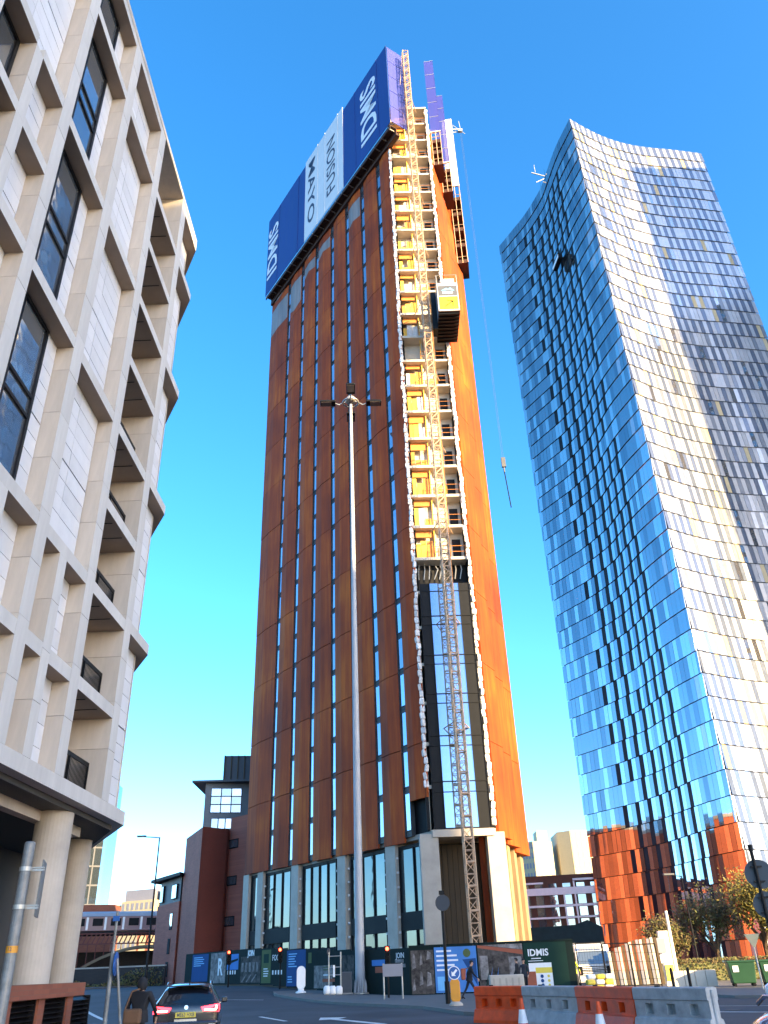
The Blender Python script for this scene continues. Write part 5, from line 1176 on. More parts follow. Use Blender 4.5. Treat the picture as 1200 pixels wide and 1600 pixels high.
# water-filled barriers, one row bending away from the viewer
def barrier_mesh(L):
    mb = MB(); pr = [(-.30, 0), (.30, 0), (.30, .10), (.22, .42), (.15, .46), (.15, .86), (.18, .88), (.18, 1.15), (.12, 1.18), (-.12, 1.18), (-.18, 1.15), (-.18, .88), (-.15, .86), (-.15, .46), (-.22, .42), (-.30, .10)]
    fr = Frame((0, 0, 0), (0, 1, 0), (1, 0, 0)); 
    segs = []
    hole = []
    n = len(pr)
    xs_ = [0.0]; cx_ = [L * .2, L * .5, L * .8]
    for c_ in cx_: xs_ += [c_ - .14, c_ + .14]
    xs_.append(L)
    for i in range(len(xs_) - 1):
        a, b = xs_[i], xs_[i + 1]
        if i % 2 == 0: mb.fprism(fr, pr, a, b)
        else:                                     # with a fork pocket cut through
            lo = [(-.30, 0), (.30, 0), (.30, .10), (.22, .42), (.15, .46), (.15, .52), (-.15, .52), (-.15, .46), (-.22, .42), (-.30, .10)]
            hi = [(.15, .78), (.15, .86), (.18, .88), (.18, 1.15), (.12, 1.18), (-.12, 1.18), (-.18, 1.15), (-.18, .88), (-.15, .86), (-.15, .78)]
            mb.fprism(fr, lo, a, b); mb.fprism(fr, hi, a, b)
            mb.box(a, b, .02, .06, .52, .78)
    mb.v = [(x, y, z * .88) for x, y, z in mb.v]
    return mb
pts = [(2.55, 31.6), (3.95, 29.9), (5.15, 27.1), (6.1, 24.3), (7.3, 22.1)]
labs = ['orange water-filled barrier at the far left end of the row', 'grey-white water-filled barrier between the two orange ones', 'orange water-filled barrier in the middle of the row', 'grey-white water-filled barrier nearest the viewer at the right end']
for i in range(4):
    a = Vector((*pts[i], 0)); b = Vector((*pts[i + 1], 0)); d = b - a; L = d.length - .02; ang = math.atan2(d.y, d.x)
    r = root('road_barrier', labs[i], 'barrier', tuple(a), ang, 'water-filled road barriers', local=True)
    o = part('barrier_shell', barrier_mesh(L), m_orange if i % 2 == 0 else m_wplast, r)
    mb = MB(); mb.tube((L * .3, 0, 1.03), (L * .3, 0, 1.07), .07, 10); part('filler_cap', mb, m_frame, r)
    mb = MB(); mb.tube((L, 0, .1), (L, 0, .98), .05, 8); part('hinge_pin', mb, m_orange if i % 2 == 0 else m_wplast, r)
mb = MB(); mb.lathe([(.16, .03), (.045, .75), (.03, .76)], 20); 
cn = root('traffic_cone', 'orange and white traffic cone in front of the far left barrier', 'cone', (3.55, 28.2, 0), 0, 'traffic cones', local=True)
def ring(z0, z1): f = lambda z: .16 - .115 * (z - .03) / .72; return [(f(z0), z0), (f(z1), z1)]
for nm, z0, z1, mt in (('cone_foot', .03, .12, m_orange), ('white_sleeve', .12, .47, m_white3), ('cone_top', .47, .75, m_orange)):
    mb = MB(); mb.lathe(ring(z0, z1), 20); part(nm, mb, mt, cn, smooth=False)
mb = MB(); mb.box(-.2, .2, -.2, .2, 0, .035); part('cone_base', mb, m_orange, cn, bevel=.02)
copy_tree(cn, (5.05, 24.4, 0), .4, 'orange and white traffic cone in front of the middle orange barrier')

# mesh fence panels, truck, palisade
def wire_fence(label, p, q, h):
    p = Vector((*p, .1)); q = Vector((*q, .1)); r = root('mesh_fence_panel', label, 'fence', tuple(p), group='black mesh fence panels'); d = q - p; L = d.length; e = d.normalized(); up = Vector((0, 0, 1)); mb = MB()
    mb.tube(p, p + up * h, .03, 6).tube(q, q + up * h, .03, 6).tube(p + up * h, q + up * h, .03, 6).tube(p + up * .15, q + up * .15, .03, 6); part('frame', mb, m_black, r)
    mb = MB()
    for i in range(1, int(L / .16)): mb.tube(p + e * i * .16 + up * .15, p + e * i * .16 + up * h, .006, 3)
    for j in range(1, 5): mb.tube(p + up * h * j / 5, q + up * h * j / 5, .012, 4)
    part('wires', mb, m_black, r)
wire_fence('black mesh fence panel beside the green site board', (10.85, 56.6), (12.4, 56.4), 2.5)
wire_fence('black mesh fence panel in front of the white lorry cab', (12.45, 56.4), (14.0, 56.2), 2.4)
wire_fence('black mesh fence panel left of the sunlit totem', (14.05, 56.2), (15.6, 56.0), 2.3)
pf = root('palisade_fence', 'upright weathered timber boards leaning together behind the mesh fence', 'fence', (15, 61, .1))
for i in range(15):
    t = i / 14; x = 13.9 + 3.3 * t; y = 61.2 - .5 * t; h = 2.05 + .75 * math.sin(t * 1.9) + random.uniform(-.08, .08)
    mb = MB(); mb.add([(x, y, .1), (x + .17, y - .03, .1), (x + .17, y + .02, .1), (x, y + .05, .1), (x - .08, y, h), (x + .09, y - .03, h + .03), (x + .09, y + .02, h + .03), (x - .08, y + .05, h)], BOXF); part('board', mb, (m_slab, m_timber, m_pgrey)[i % 3], pf)
# lorry
lo = root('lorry', 'white lorry cab with a dark windscreen behind the mesh fence', 'lorry', (13.0, 62.2, 0), rad(-6), local=True)
mb = MB(); fl = Frame((0, 0, 0), (1, 0, 0), (0, -1, 0)); sidef = Frame((-1.15, 0, 0), (0, 1, 0), (1, 0, 0))
mb.fprism(sidef, [(-.02, .55), (.0, 1.3), (.22, 2.25), (.35, 2.45), (.5, 2.62), (2.1, 2.62), (2.1, .55)], 0, 2.3); part('cab_body', mb, m_white3, lo, bevel=.06)
mb = MB(); mb.add([(-1.0, -.035, 1.42), (1.0, -.035, 1.42), (.95, .18, 2.2), (-.95, .18, 2.2)], [(0, 1, 2, 3)]); o = part('windscreen', mb, glass('dark_glass', (.12, .15, .17), metal=.5, wav=.05), lo)
mb = MB(); mb.box(-1.02, 1.02, -.06, .0, .78, 1.3); part('grille', mb, m_black, lo)
for j in range(5): mb = MB(); mb.box(-.8, .8, -.09, -.06, .82 + j * .095, .86 + j * .095); part('grille_bar', mb, m_white3, lo)
mb = MB(); mb.box(-1.15, 1.15, -.12, .1, .35, .75); part('bumper', mb, m_wplast, lo, bevel=.04)
for s in (-1, 1):
    mb = MB(); mb.box(s * .85 - .17, s * .85 + .17, -.15, -.1, .45, .66); part('headlight', mb, m_white3, lo)
    mb = MB(); mb.box(s * 1.28 - .1, s * 1.28 + .1, .0, .12, 1.6, 2.15); part('mirror', mb, m_black, lo)
    mb = MB(); mb.tube((s * .98, .6, .48), (s * 1.2, .6, .48), .48, 20); part('wheel', mb, m_black, lo)
mb = MB(); mb.box(-.85, .85, -.02, .06, 2.32, 2.5) ; part('sun_visor', mb, m_wplast, lo)
mb = MB(); mb.box(-1.15, 1.15, 2.3, 9, .9, 2.75); part('load_body', mb, m_grey, lo)
# sunlit totem with a lamp pole
to = root('totem_sign', 'pale sign totem on a white pole catching the sun beside the trees', 'sign', (16.5, 57.0, .12))
mb = MB(); mb.box(16.15, 16.75, 56.8, 57.1, .12, 3.1); part('totem_panel', mb, m_white2, to, bevel=.02)
mb = MB(); mb.lathe([(.1, 0), (.09, 4.1)], 12, 0, (16.95, 57.0, .12)); part('pole', mb, m_white2, to)
mb = MB(); mb.box(15.95, 16.45, 56.7, 56.78, 1.9, 2.7); part('grey_notice', mb, m_pgrey, to)
mb = MB(); mb.box(16.0, 16.4, 56.7, 56.78, 1.35, 1.8); part('white_notice', mb, m_white3, to)
mb = MB(); mb.box(16.2, 16.7, 56.72, 56.78, .4, 1.25); part('yellow_notice', mb, m_hyel, to)
mb = MB(); mb.box(16.85, 17.2, 56.6, 56.75, .15, .65); part('blue_box', mb, m_signblue, to)
# double round signs from behind, right edge
rx, ry = 10.57, 25.9
rs = root('double_sign_post', 'black post with the grey backs of two round signs at the right edge', 'sign', (rx, ry, .1))
mb = MB(); mb.lathe([(.05, 0), (.05, 4.25), (.07, 4.25), (.07, 4.42)], 12, 0, (rx, ry, .1)); part('post', mb, m_black, rs)
for zc, rr in ((3.72, .40), (2.9, .36)):
    mb = MB(); mb.disc((rx + .1, ry + .07, zc), (-.3, -1, 0), rr, .02, 32); o = part('sign_plate', mb, m_signgrey, rs)
    for k in (-.2, .2): q = MB(); q.box(rx - .12, rx + .2, ry - .01, ry + .05, zc + k - .02, zc + k + .02); part('bracket', q, m_black, o)
# give-way sign, bins, low walls at the right
gx, gy = 17.9, 46.4
gv = root('give_way_sign', 'pale triangular sign seen from behind above the green bins', 'sign', (gx, gy, .12)); mb = MB(); mb.tube((gx, gy, .12), (gx, gy, 2.5), .04, 8); part('post', mb, m_galv, gv)
mb = MB(); mb.fprism(Frame((gx, gy - .06, 0), (1, 0, 0), (0, -1, 0)), [(-.4, 2.55), (.4, 2.55), (.06, 1.95), (-.06, 1.95)], 0, .02); part('plate', mb, m_pale, gv)
m_bin = simple('bin_green', (0.006, 0.05, 0.016), 0.5, var=0.12)
def bin_(x, y, label):
    r = root('wheelie_bin', label, 'bin', (x, y, .12), rad(-12), 'green bins', local=True); mb = MB()
    mb.add([(-.6, -.5, .15), (.6, -.5, .15), (.6, .5, .15), (-.6, .5, .15), (-.72, -.58, 1.15), (.72, -.58, 1.15), (.72, .58, 1.15), (-.72, .58, 1.15)], BOXF); part('bin_body', mb, m_bin, r, bevel=.04)
    mb = MB(); mb.box(-.76, .76, -.62, .62, 1.15, 1.25); part('lid', mb, m_bin, r, bevel=.03)
    for a, b in ((-.5, -.4), (.5, -.4), (-.5, .4), (.5, .4)): mb = MB(); mb.tube((a, b - .03, .08), (a, b + .03, .08), .08, 10); part('castor', mb, m_black, r)
    mb = MB(); mb.box(-.5, -.2, -.585, -.57, .7, 1.0); part('label_patch', mb, m_white3, r)
bin_(18.9, 51.6, 'green wheeled bin with a white label below the pale triangular sign'); bin_(20.5, 51.2, 'green wheeled bin at the right edge of the frame')
lw = root('low_wall', 'low pale stone wall left of the green bins', 'wall', (17, 53.5, .12))
for i in range(4): mb = MB(); mb.box(15.6 + i * .62, 16.2 + i * .62, 53.3, 53.7, .12, .95); part('wall_block', mb, m_slab, lw, bevel=.02)
for i, x in enumerate((15.2, 14.6)):
    r = root('bollard', ('black bollard left of the low pale wall', 'second black bollard, further left by the totem')[i], 'bollard', (x, 49.2 + i, .1)); mb = MB(); mb.lathe([(.08, 0), (.08, 1.0), (.05, 1.06)], 12, 0, (x, 49.2 + i, .1)); part('post', mb, m_black, r)
jb = root('concrete_block', 'grey concrete block behind the far left barrier', 'block', (5.6, 49, .13)); mb = MB(); mb.box(4.6, 6.4, 48.6, 49.2, .13, 1.15); part('block', mb, m_conc, jb, bevel=.05)
for i in range(5): mb = MB(); mb.box(4.75 + i * .33, 4.85 + i * .33, 48.585, 48.6, .2, 1.0); part('groove', mb, m_concdk, jb)
mb = MB(); mb.box(10.9, 12.6, 55.2, 55.9, .1, .9); ys_ = root('sunlit_pallet_stack', 'bright yellow bags stacked at the foot of the mesh fence', 'bags', (11.6, 55.5, .1))
for i in range(3):
    for j in range(3): mb = MB(); mb.box(10.95 + i * .55 + .05 * j, 11.45 + i * .55 + .05 * j, 55.25, 55.85, .1 + j * .28, .36 + j * .28); part('bag', mb, m_hyel if (i + j) % 2 else m_white3, ys_, bevel=.08)

# ------------------------------------------------------------------ trees on the right
def tree(label, x, y, h, rx_, seed, m_leaf, nleaf=5200):
    rg = random.Random(seed); r = root('tree', label, 'tree', (x, y, .1), group='trees by the glass tower'); mb = MB(); pts_ = []
    def grow(p, d, L, rad_, lvl):
        q = p + d * L; mb.tube(p, q, rad_, 6, r2=rad_ * .65)
        if lvl >= 2: pts_.append(p.lerp(q, .5)); pts_.append(q)
        if lvl == 4: return
        for k in range(3 if lvl else 5):
            v = Vector((rg.uniform(-1, 1), rg.uniform(-1, 1), rg.uniform(-.15, .9))); nd = (d * .55 + v * .75).normalized(); grow(p.lerp(q, rg.uniform(.55, 1)), nd, L * rg.uniform(.6, .8), rad_ * .6, lvl + 1)
    grow(Vector((x, y, .1)), Vector((rg.uniform(-.1, .1), 0, 1)).normalized(), h * .3, h * .022, 0)
    part('trunk', mb, m_timber, r)
    lf = MB()
    for i in range(nleaf):
        c = rg.choice(pts_); s = rx_ * .16; p = c + Vector((rg.gauss(0, s), rg.gauss(0, s), rg.gauss(0, s)))
        a = rg.uniform(.07, .15); u_ = Vector((rg.uniform(-1, 1), rg.uniform(-1, 1), rg.uniform(-1, 1))).normalized(); w_ = u_.orthogonal().normalized()
        lf.add([p - u_ * a, p + w_ * a * .5, p + u_ * a, p - w_ * a * .5], [(0, 1, 2, 3)], rg.choice((0, 0, 1)))
    part('crown', lf, m_leaf, r)
m_lf1 = simple('leaf_green', (0.10, 0.105, 0.024), 0.6, var=0.3, scale=.8); m_lf2 = simple('leaf_yellow', (0.22, 0.18, 0.035), 0.6, var=0.3, scale=.8); m_lf3 = simple('leaf_brown', (0.12, 0.085, 0.03), 0.6, var=0.3, scale=.8)
tree('small brown-leaved tree left of the trees by the glass tower', 20.4, 68.5, 6.0, 2.1, 3, [m_lf3, m_lf1])
tree('bushy brown and green tree in the middle at the foot of the glass tower', 23.8, 69.0, 7.6, 2.7, 5, [m_lf1, m_lf3])
tree('tallest yellow-green tree at the right edge before the glass tower', 26.8, 67.0, 9.6, 2.9, 8, [m_lf2, m_lf1], 9500)
hd = root('hedge', 'dark clipped hedge running below the trees at the right', 'hedge', (24, 66, .1)); lf = MB(); rg = random.Random(4)
for i in range(9000):
    p = Vector((rg.uniform(17.5, 33), rg.uniform(64.5, 66.2), rg.uniform(.1, 1.5))); a = .1; u_ = Vector((rg.uniform(-1, 1), rg.uniform(-1, 1), rg.uniform(-1, 1))).normalized(); w_ = u_.orthogonal().normalized(); lf.add([p - u_ * a, p + w_ * a * .5, p + u_ * a, p - w_ * a * .5], [(0, 1, 2, 3)], rg.choice((0, 1)))
part('foliage', lf, [m_lf1, m_lf3], hd); mb = MB(); mb.box(17.7, 32.8, 64.8, 65.9, .1, 1.2); part('branches', mb, m_lf1, hd)
# scrub along the dark wall at the far left
sc_ = MB()
for i in range(7000):
    t = rg.random(); p = fB(t * 84, .3 + rg.random() * .8, .7 + rg.random() ** 1.5 * 2.0 * (.6 + .4 * math.sin(t * 40))); a = .16; u_ = Vector((rg.uniform(-1, 1), rg.uniform(-1, 1), rg.uniform(-1, 1))).normalized(); w_ = u_.orthogonal().normalized(); sc_.add([p - u_ * a, p + w_ * a * .5, p + u_ * a, p - w_ * a * .5], [(0, 1, 2, 3)], rg.choice((0, 1)))
o = link('scrub', sc_.mesh('scrub', [m_lf1, m_lf3])); tag(o, 'dark scrubby undergrowth along the wall below the railway bridge', 'scrub', kind='stuff')

# ------------------------------------------------------------------ cars
m_cglass = glass('car_glass', (.03, .035, .04), metal=.35, wav=.02, rnd=0); m_tyre = simple('tyre_rubber', (.02, .02, .02), .85, var=.1); m_chrome = simple('chrome', (.7, .7, .72), .15, 1.0, var=.02)
def paint(name, col):
    m, nt, b = nodes(name); b.inputs['Base Color'].default_value = (*col, 1); b.inputs['Roughness'].default_value = .25; b.inputs['Coat Weight'].default_value = 1.0; b.inputs['Coat Roughness'].default_value = .04; return m
def car(label, loc, rz, body_m, sc, plate=None, lit=False):
    """hatchback, rear at y=0, nose towards +y"""
    r = root('parked_car' if not lit else 'black_hatchback', label, 'car', loc, rz, local=True); r.scale = (sc, sc, sc)
    st = [  # y, floor, belt, roof, low width, belt width, roof width
        (0.00, .42, .80, .88, .76, .78, .66), (.05, .30, .92, 1.0, .84, .86, .72), (.16, .27, .97, 1.06, .87, .885, .74), (.42, .27, .985, 1.30, .885, .90, .66), (.62, .27, .985, 1.42, .89, .90, .62),
        (1.0, .27, .98, 1.475, .89, .90, .61), (1.7, .27, .96, 1.50, .89, .90, .61), (2.4, .27, .95, 1.46, .89, .90, .60), (2.9, .27, .945, 1.26, .89, .89, .62), (3.35, .27, .94, 1.0, .885, .87, .70), (3.9, .27, .86, .92, .86, .84, .68), (4.2, .30, .74, .80, .80, .78, .6), (4.3, .4, .62, .66, .70, .68, .5)]
    rows = []
    for (y, f, b, t, wl, wb, wr) in st:
        half = [(wl * .75, f), (wl, f + .12), (wl + .015, (f + b) / 2), (wb, b), (wb - (wb - wr) * .12, b + (t - b) * .15), (wr + (wb - wr) * .12, b + (t - b) * .82), (wr, t - (t - b) * .05), (wr * .6, t + .012), (0, t + .02)]
        rows.append([(x, y, z) for x, z in half] + [(-x, y, z) for x, z in half[-2::-1]])
    n = len(rows[0]); mb = MB(); mb.v = [p for q in rows for p in q]
    for j in range(len(rows) - 1):
        for i in range(n - 1):
            side = i in (4,) or i == n - 2 - 4
            ym = (st[j][0] + st[j + 1][0]) / 2; gl = 1 if (side and .5 < ym < 3.1) else 0
            if i in (5, 6, 7, 8, 9, 10) and 2.45 < ym < 3.3: gl = 1
            mb.f.append((j * n + i, j * n + i + 1, (j + 1) * n + i + 1, (j + 1) * n + i)); mb.m.append(gl)
    mb.f += [tuple(range(n))[::-1], tuple(range((len(rows) - 1) * n, len(rows) * n))]; mb.m += [0, 0]
    for j in range(len(rows) - 1): mb.f.append((j * n, (j + 1) * n, (j + 1) * n + n - 1, j * n + n - 1)); mb.m.append(0)
    o = part('body', mb, [body_m, m_cglass], r, smooth=True); m = o.modifiers.new('sub', 'SUBSURF'); m.levels = 1; m.render_levels = 2
    rw = MB(); rw.add([(-.64, .215, 1.075), (.64, .215, 1.075), (.56, .56, 1.40), (-.56, .56, 1.40), (-.64, .25, 1.055), (.64, .25, 1.055), (.56, .59, 1.385), (-.56, .59, 1.385)], BOXF); part('rear_window', rw, m_cglass, r)
    mb = MB(); mb.box(-.58, .58, .38, .68, 1.425, 1.455); part('roof_spoiler', mb, body_m, r, bevel=.01)
    mb = MB(); mb.box(-.87, .87, -.06, .3, .30, .62); part('bumper', mb, body_m, r, bevel=.06)
    mb = MB(); mb.box(-.6, .6, -.075, .1, .30, .42); part('diffuser', mb, m_tyre, r)
    for s in (-1, 1):
        mb = MB(); a = [(s * .88, .06, .80), (s * .90, .30, .84), (s * .89, .30, .97), (s * .86, .10, .99), (s * .40, .02, .93), (s * .46, -.005, .83)]
        mb.add(a, [tuple(range(6))]); k = 6; mb.add([(x, y - .05, z) for x, y, z in a], [tuple(range(6))]); mb.f += [(i, (i + 1) % 6, 6 + (i + 1) % 6, 6 + i) for i in range(6)]; mb.m += [0] * 6
        o = part('tail_light', mb, m_tail if lit else simple('tail_lens', (.35, .01, .01), .2, var=0), r)
        if lit:
            mb = MB(); mb.box(min(s * .50, s * .82), max(s * .50, s * .82), -.075, -.02, .845, .875).box(min(s * .79, s * .83), max(s * .79, s * .83), -.06, .0, .875, .955); part('light_bar', mb, m_tailw, o)
        mb = MB(); mb.box(min(s * .62, s * .8), max(s * .62, s * .8), -.08, -.05, .46, .53); part('reflector', mb, m_chrome, r)
        mb = MB(); mb.path([(s * .60, .75, 1.47), (s * .60, .95, 1.53), (s * .59, 2.2, 1.525), (s * .59, 2.4, 1.47)], .016, 6); part('roof_rail', mb, m_chrome, r)
        mb = MB(); mb.path([(s * .90, .45, 1.0), (s * .905, 1.5, .985), (s * .90, 2.9, .96)], .01, 5); part('window_trim', mb, m_chrome, r)
        mb = MB(); mb.box(min(s * .9, s * 1.06), max(s * .9, s * 1.06), 2.55, 2.7, .95, 1.1); part('wing_mirror', mb, body_m, r, bevel=.03)
        for y in (.75, 3.4):
            mb = MB(); mb.tube((s * .70, y, .31), (s * .90, y, .31), .315, 24); o = part('wheel', mb, m_tyre, r); mb = MB(); mb.tube((s * .88, y, .31), (s * .905, y, .31), .21, 16); part('rim', mb, m_chrome, o)
    mb = MB(); mb.box(-.3, .3, -.035, .03, .60, .66); part('boot_handle', mb, m_chrome, r)
    mb = MB(); mb.disc((0, .005, .93), (0, -1, .1), .05, .03, 16); part('badge', mb, m_chrome, r)
    mb = MB(); mb.tube((0, .9, 1.48), (0, .78, 1.58), .02, 6, r2=.008); part('aerial', mb, m_tyre, r)
    if plate:
        mb = MB(); mb.box(-.27, .27, -.085, -.06, .70, .82); o = part('number_plate', mb, m_hyel, r)
        text_on('lettering', plate, .12, m_dletter, o, Frame((0, -.086, .757), (1, 0, 0), (0, -1, 0)), 0, 0, 0, extrude=.001, offset=.003, sx=.86)
    mb = MB(); mb.tube((-.05, .18, 1.09), (.3, .3, 1.15), .012, 5); part('wiper', mb, m_tyre, r)
    return r
car('black hatchback with glowing red tail lights and yellow number plate on the road', (-5.95, 25.6, 0), rad(10), paint('black_paint', (.006, .007, .010)), 1.0, 'ME63 HXB', True)
car('dark blue car roof cut off by the bottom right corner', (2.95, 4.5, 0), rad(-4), paint('blue_paint', (.02, .07, .22)), .94)
car('white car nose entering at the right edge of the road', (16.5, 31.4, 0), rad(98), paint('white_paint_car', (.75, .75, .76)), 1.0)

# ------------------------------------------------------------------ people
m_skin = simple('skin', (.42, .24, .16), .5, var=.06); m_hair = simple('dark_hair', (.018, .014, .012), .7, var=.2)
def cloth(name, col): return simple(name, col, .85, var=.2, scale=6)
m_ck = cloth('black_cloth', (.010, .010, .013)); m_navy = cloth('navy_cloth', (.018, .02, .03)); m_jean = cloth('blue_jeans', (.05, .08, .16)); m_hiv = cloth('hi_vis_cloth', (.45, .55, .03)); m_brown = cloth('brown_cloth', (.14, .07, .035)); m_grey_c = cloth('grey_cloth', (.12, .12, .13))
def person(label, loc, rz, h=1.75, stride=.0, lean=.0, arms=((.12, -.05), (.12, .05)), top=None, legs=None, hood=False, cap=None, hair=True, elbow=.12, bulk=1.0):
    """faces +y; body grown by a skin modifier, one continuous surface"""
    k = h / 1.75; r = root('person', label, 'person', loc, rz, local=True)
    V = []; R = []; Ed = []
    def v(x, y, z, rr, par=None):
        V.append((x * k, y * k, z * k)); R.append((rr[0] * k, rr[1] * k) if isinstance(rr, tuple) else (rr * k, rr * k)); i = len(V) - 1
        if par is not None: Ed.append((par, i))
        return i
    ly = lambda z: lean * max(0, z - .92)
    pel = v(0, 0, .95, (.155 * bulk, .11 * bulk)); wa = v(0, ly(1.12), 1.12, (.15 * bulk, .105 * bulk), pel); ch = v(0, ly(1.32) + .01, 1.32, (.185 * bulk, .12 * bulk), wa); sh_t = v(0, ly(1.45), 1.45, (.12, .085), ch)
    nk = v(0, ly(1.52) + .01, 1.52, .055, sh_t); jw = v(0, ly(1.57) + .03, 1.575, (.062, .075), nk); hd_ = v(0, ly(1.66) + .02, 1.655, (.078, .095), jw); cr_ = v(0, ly(1.72) + .01, 1.72, (.055, .065), hd_)
    nose = v(0, ly(1.63) + .118, 1.622, .011, jw)
    for s in (-1, 1): v(s * .082, ly(1.64) + .01, 1.64, .014, hd_)
    for s, (sw, fw) in zip((-1, 1), arms):
        shd = v(s * .19 * bulk, ly(1.43), 1.43, .062 * bulk, ch); el = v(s * (.25 * bulk + sw * .3), ly(1.15) + fw, 1.16, .05 * bulk, shd); wr = v(s * (.24 + sw * .3), ly(.95) + fw * 2 + elbow, .95, .032, el)
        pm = v(s * (.238 + sw * .3), ly(.9) + fw * 2.2 + elbow + .02, .88, (.02, .036), wr)
        for fi, (dy, L) in enumerate(((.035, .075), (.012, .085), (-.012, .08), (-.034, .065))):
            f1 = v(V[pm][0] / k - s * .004, V[pm][1] / k + dy, .88 - .045, .0095, pm); f2 = v(V[pm][0] / k - s * .02, V[pm][1] / k + dy + .008, .88 - .045 - L * .55, .008, f1)
        t1 = v(V[pm][0] / k - s * .03, V[pm][1] / k + .045, .885, .011, pm); v(V[pm][0] / k - s * .035, V[pm][1] / k + .06, .845, .009, t1)
    for s in (-1, 1):
        fy = s * stride; hp = v(s * .085, 0, .90, .095, pel); kn = v(s * .095, fy * .55 + .03 * (stride > 0), .50, .062, hp); an = v(s * .1, fy - (.06 if fy < 0 else 0), .09 + (.05 if fy < 0 else 0), .042, kn); v(s * .115, V[an][1] / k + .15, .04, (.04, .03), an); v(s * .1, V[an][1] / k - .045, .045, .035, an)
    me = bpy.data.meshes.new('body'); me.from_pydata(V, Ed, []); ob = bpy.data.objects.new('body', me); COL.objects.link(ob)
    sk = ob.modifiers.new('skin', 'SKIN'); sk.use_smooth_shade = True; ob.modifiers.new('sub', 'SUBSURF').levels = 2
    for i, q in enumerate(me.skin_vertices[0].data): q.radius = R[i]; q.use_root = (i == 0)
    dg = bpy.context.evaluated_depsgraph_get(); me2 = bpy.data.meshes.new_from_object(ob.evaluated_get(dg)); bpy.data.objects.remove(ob)
    me2.materials.clear()
    for m in (m_skin, top, legs, m_ck): me2.materials.append(m)
    for p in me2.polygons:
        c = p.center / k; p.use_smooth = True
        hand = abs(c.x) > .205 and c.z < .945
        p.material_index = 0 if (c.z > 1.50 or hand) else (3 if c.z < .11 else (2 if (c.z < .88 and abs(c.x) < .205) else 1))
    o = link('body', me2, r)
    y0 = ly(1.66) * k
    def shell(name, cen, rad3, mat, cut):
        mb = MB(); prof = []
        vs = []; n = 16; mm = 9
        for j in range(mm + 1):
            t = math.pi * j / mm
            for i in range(n): a = 2 * math.pi * i / n; vs.append((cen[0] + rad3[0] * math.sin(t) * math.cos(a), cen[1] + rad3[1] * math.sin(t) * math.sin(a), cen[2] + rad3[2] * math.cos(t)))
        fs_ = []
        for j in range(mm):
            for i in range(n):
                q = [j * n + i, j * n + (i + 1) % n, (j + 1) * n + (i + 1) % n, (j + 1) * n + i]; c = sum((Vector(vs[x]) for x in q), Vector()) / 4 - Vector(cen)
                if cut(c): fs_.append(tuple(q))
        mb.add(vs, fs_); part(name, mb, mat, r, smooth=True)
    cen = (0, y0 + .012 * k, 1.665 * k)
    if hood: shell('hood', (0, y0 - .01 * k, 1.635 * k), (.125 * k, .135 * k, .155 * k), top, lambda c: c.y < .06 or c.z > .10)
    elif hair: shell('hair', cen, (.094 * k, .112 * k, .098 * k), m_hair, lambda c: c.z > .03 or c.y < -.02)
    if cap:
        shell('cap', (cen[0], cen[1], cen[2] + .012 * k), (.1 * k, .118 * k, .1 * k), cap, lambda c: c.z > .015)
        mb = MB(); mb.add([(-.07 * k, y0 + .1 * k, 1.69 * k), (.07 * k, y0 + .1 * k, 1.69 * k), (.05 * k, y0 + .2 * k, 1.675 * k), (-.05 * k, y0 + .2 * k, 1.675 * k), (-.07 * k, y0 + .1 * k, 1.70 * k), (.07 * k, y0 + .1 * k, 1.70 * k), (.05 * k, y0 + .2 * k, 1.685 * k), (-.05 * k, y0 + .2 * k, 1.685 * k)], BOXF); part('cap_peak', mb, cap, r)
    for s in (-1, 1):
        mb = MB(); mb.lathe([(.009, -.003), (.011, 0), (.009, .003)], 8, 0, (s * .033 * k, y0 + .108 * k, 1.645 * k)); part('eye', mb, m_hair, r)
    mb = MB(); mb.box(-.025 * k, .025 * k, y0 + .1 * k, y0 + .108 * k, 1.578 * k, 1.584 * k); part('mouth', mb, m_brown, r)
    # jacket skirt closing the body at the hips
    mb = MB(); n = 18; vs = []
    for z, a, b in ((1.10, .165 * bulk, .125 * bulk), (.96, .19 * bulk, .15 * bulk), (.84, .20 * bulk, .165 * bulk)):
        for i in range(n): t = 2 * math.pi * i / n; vs.append((a * k * math.cos(t), ly(z) * k + b * k * math.sin(t), z * k))
    mb.add(vs, [(j * n + i, j * n + (i + 1) % n, (j + 1) * n + (i + 1) % n, (j + 1) * n + i) for j in range(2) for i in range(n)]); part('jacket_hem', mb, top, r, smooth=True)
    return r
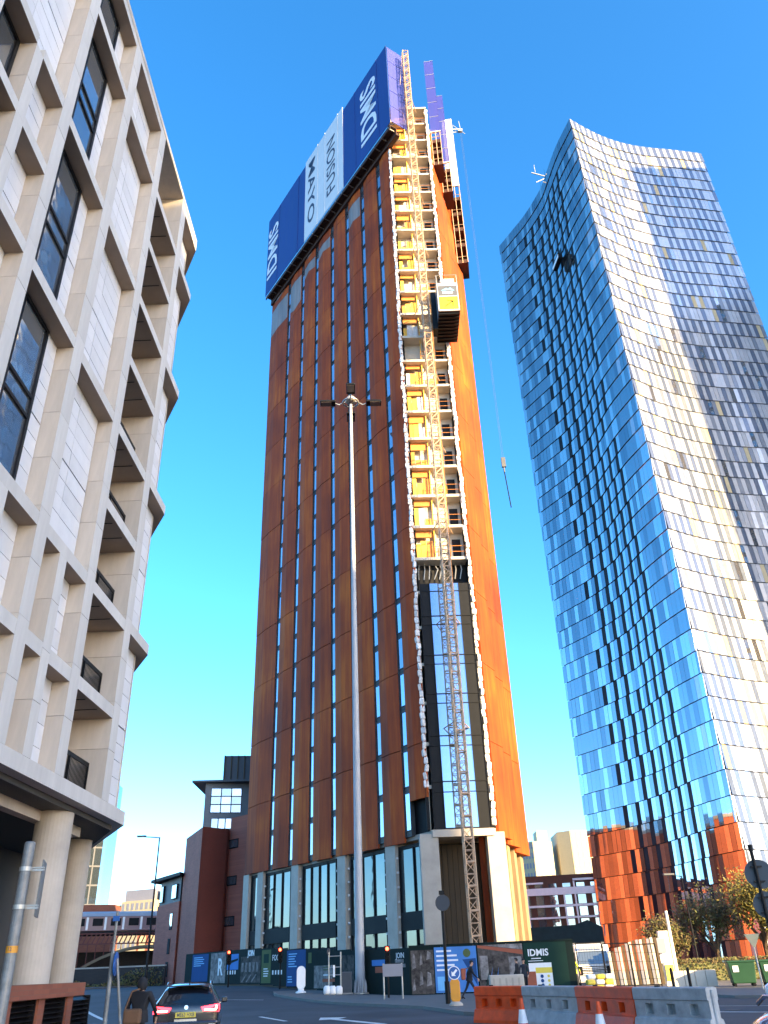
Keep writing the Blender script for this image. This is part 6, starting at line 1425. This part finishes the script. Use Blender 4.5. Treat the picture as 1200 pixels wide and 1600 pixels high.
walker = person('person in a black coat and cap striding right in front of the bright blue poster', (3.45, 47.6, .13), rad(-88), 1.72, .36, .22, ((.1, -.1), (.1, .14)), m_ck, m_navy, cap=m_ck, bulk=1.15)
bpk = root('backpack', 'orange-red backpack on the back of the striding person', 'bag', (3.3, 47.6, 1.1))
mb = MB(); mb.add([(3.02 + a, 47.45 + b, 1.0 + c) for c, s in ((0, .85), (.1, 1), (.4, 1), (.52, .7)) for a, b in ((0.02, 0), (.24 + .1 * c, 0), (.24 + .1 * c, .3), (.02, .3))], [(3, 2, 1, 0), (12, 13, 14, 15)] + [(j * 4 + i, j * 4 + (i + 1) % 4, (j + 1) * 4 + (i + 1) % 4, (j + 1) * 4 + i) for j in range(3) for i in range(4)]); part('bag_body', mb, m_hpink, bpk, bevel=.05)
mb = MB(); mb.path([(3.28, 47.5, 1.5), (3.45, 47.5, 1.53), (3.6, 47.52, 1.35)], .02, 5).path([(3.28, 47.7, 1.5), (3.45, 47.7, 1.53), (3.6, 47.68, 1.35)], .02, 5); part('strap', mb, m_brown, bpk)
person('person in a long black coat standing behind the grey concrete block', (6.35, 50.6, .13), rad(70), 1.78, .05, .03, ((.1, .02), (.1, .0)), m_ck, m_ck)
person('person in a black cap behind the red notice by the green site board', (7.0, 52.8, .13), rad(160), 1.72, .08, .0, ((.1, .05), (.1, .0)), m_navy, m_ck, cap=m_ck)
person('site worker in a yellow-green jacket behind the mesh fence', (10.75, 57.6, .1), rad(-60), 1.8, .1, .05, ((.1, .12), (.1, .05)), m_hiv, m_navy)
person('person in a dark hooded jacket and brown bag strap beside the black car', (-6.05, 21.4, 0), rad(-14), 1.66, .08, .06, ((.22, .03), (.22, .04)), m_ck, m_ck, hood=True, elbow=.2, bulk=1.22)
hb2 = root('shoulder_bag', 'brown bag slung at the hip of the hooded person beside the car', 'bag', (-6.1, 21.2, .9)); mb = MB(); mb.box(-6.32, -5.92, 21.05, 21.22, .78, 1.08); part('bag_body', mb, m_brown, hb2, bevel=.05)
mb = MB(); mb.path([(-6.3, 21.1, 1.05), (-6.2, 21.2, 1.42), (-6.05, 21.3, 1.46)], .018, 5); part('strap', mb, m_brown, hb2)
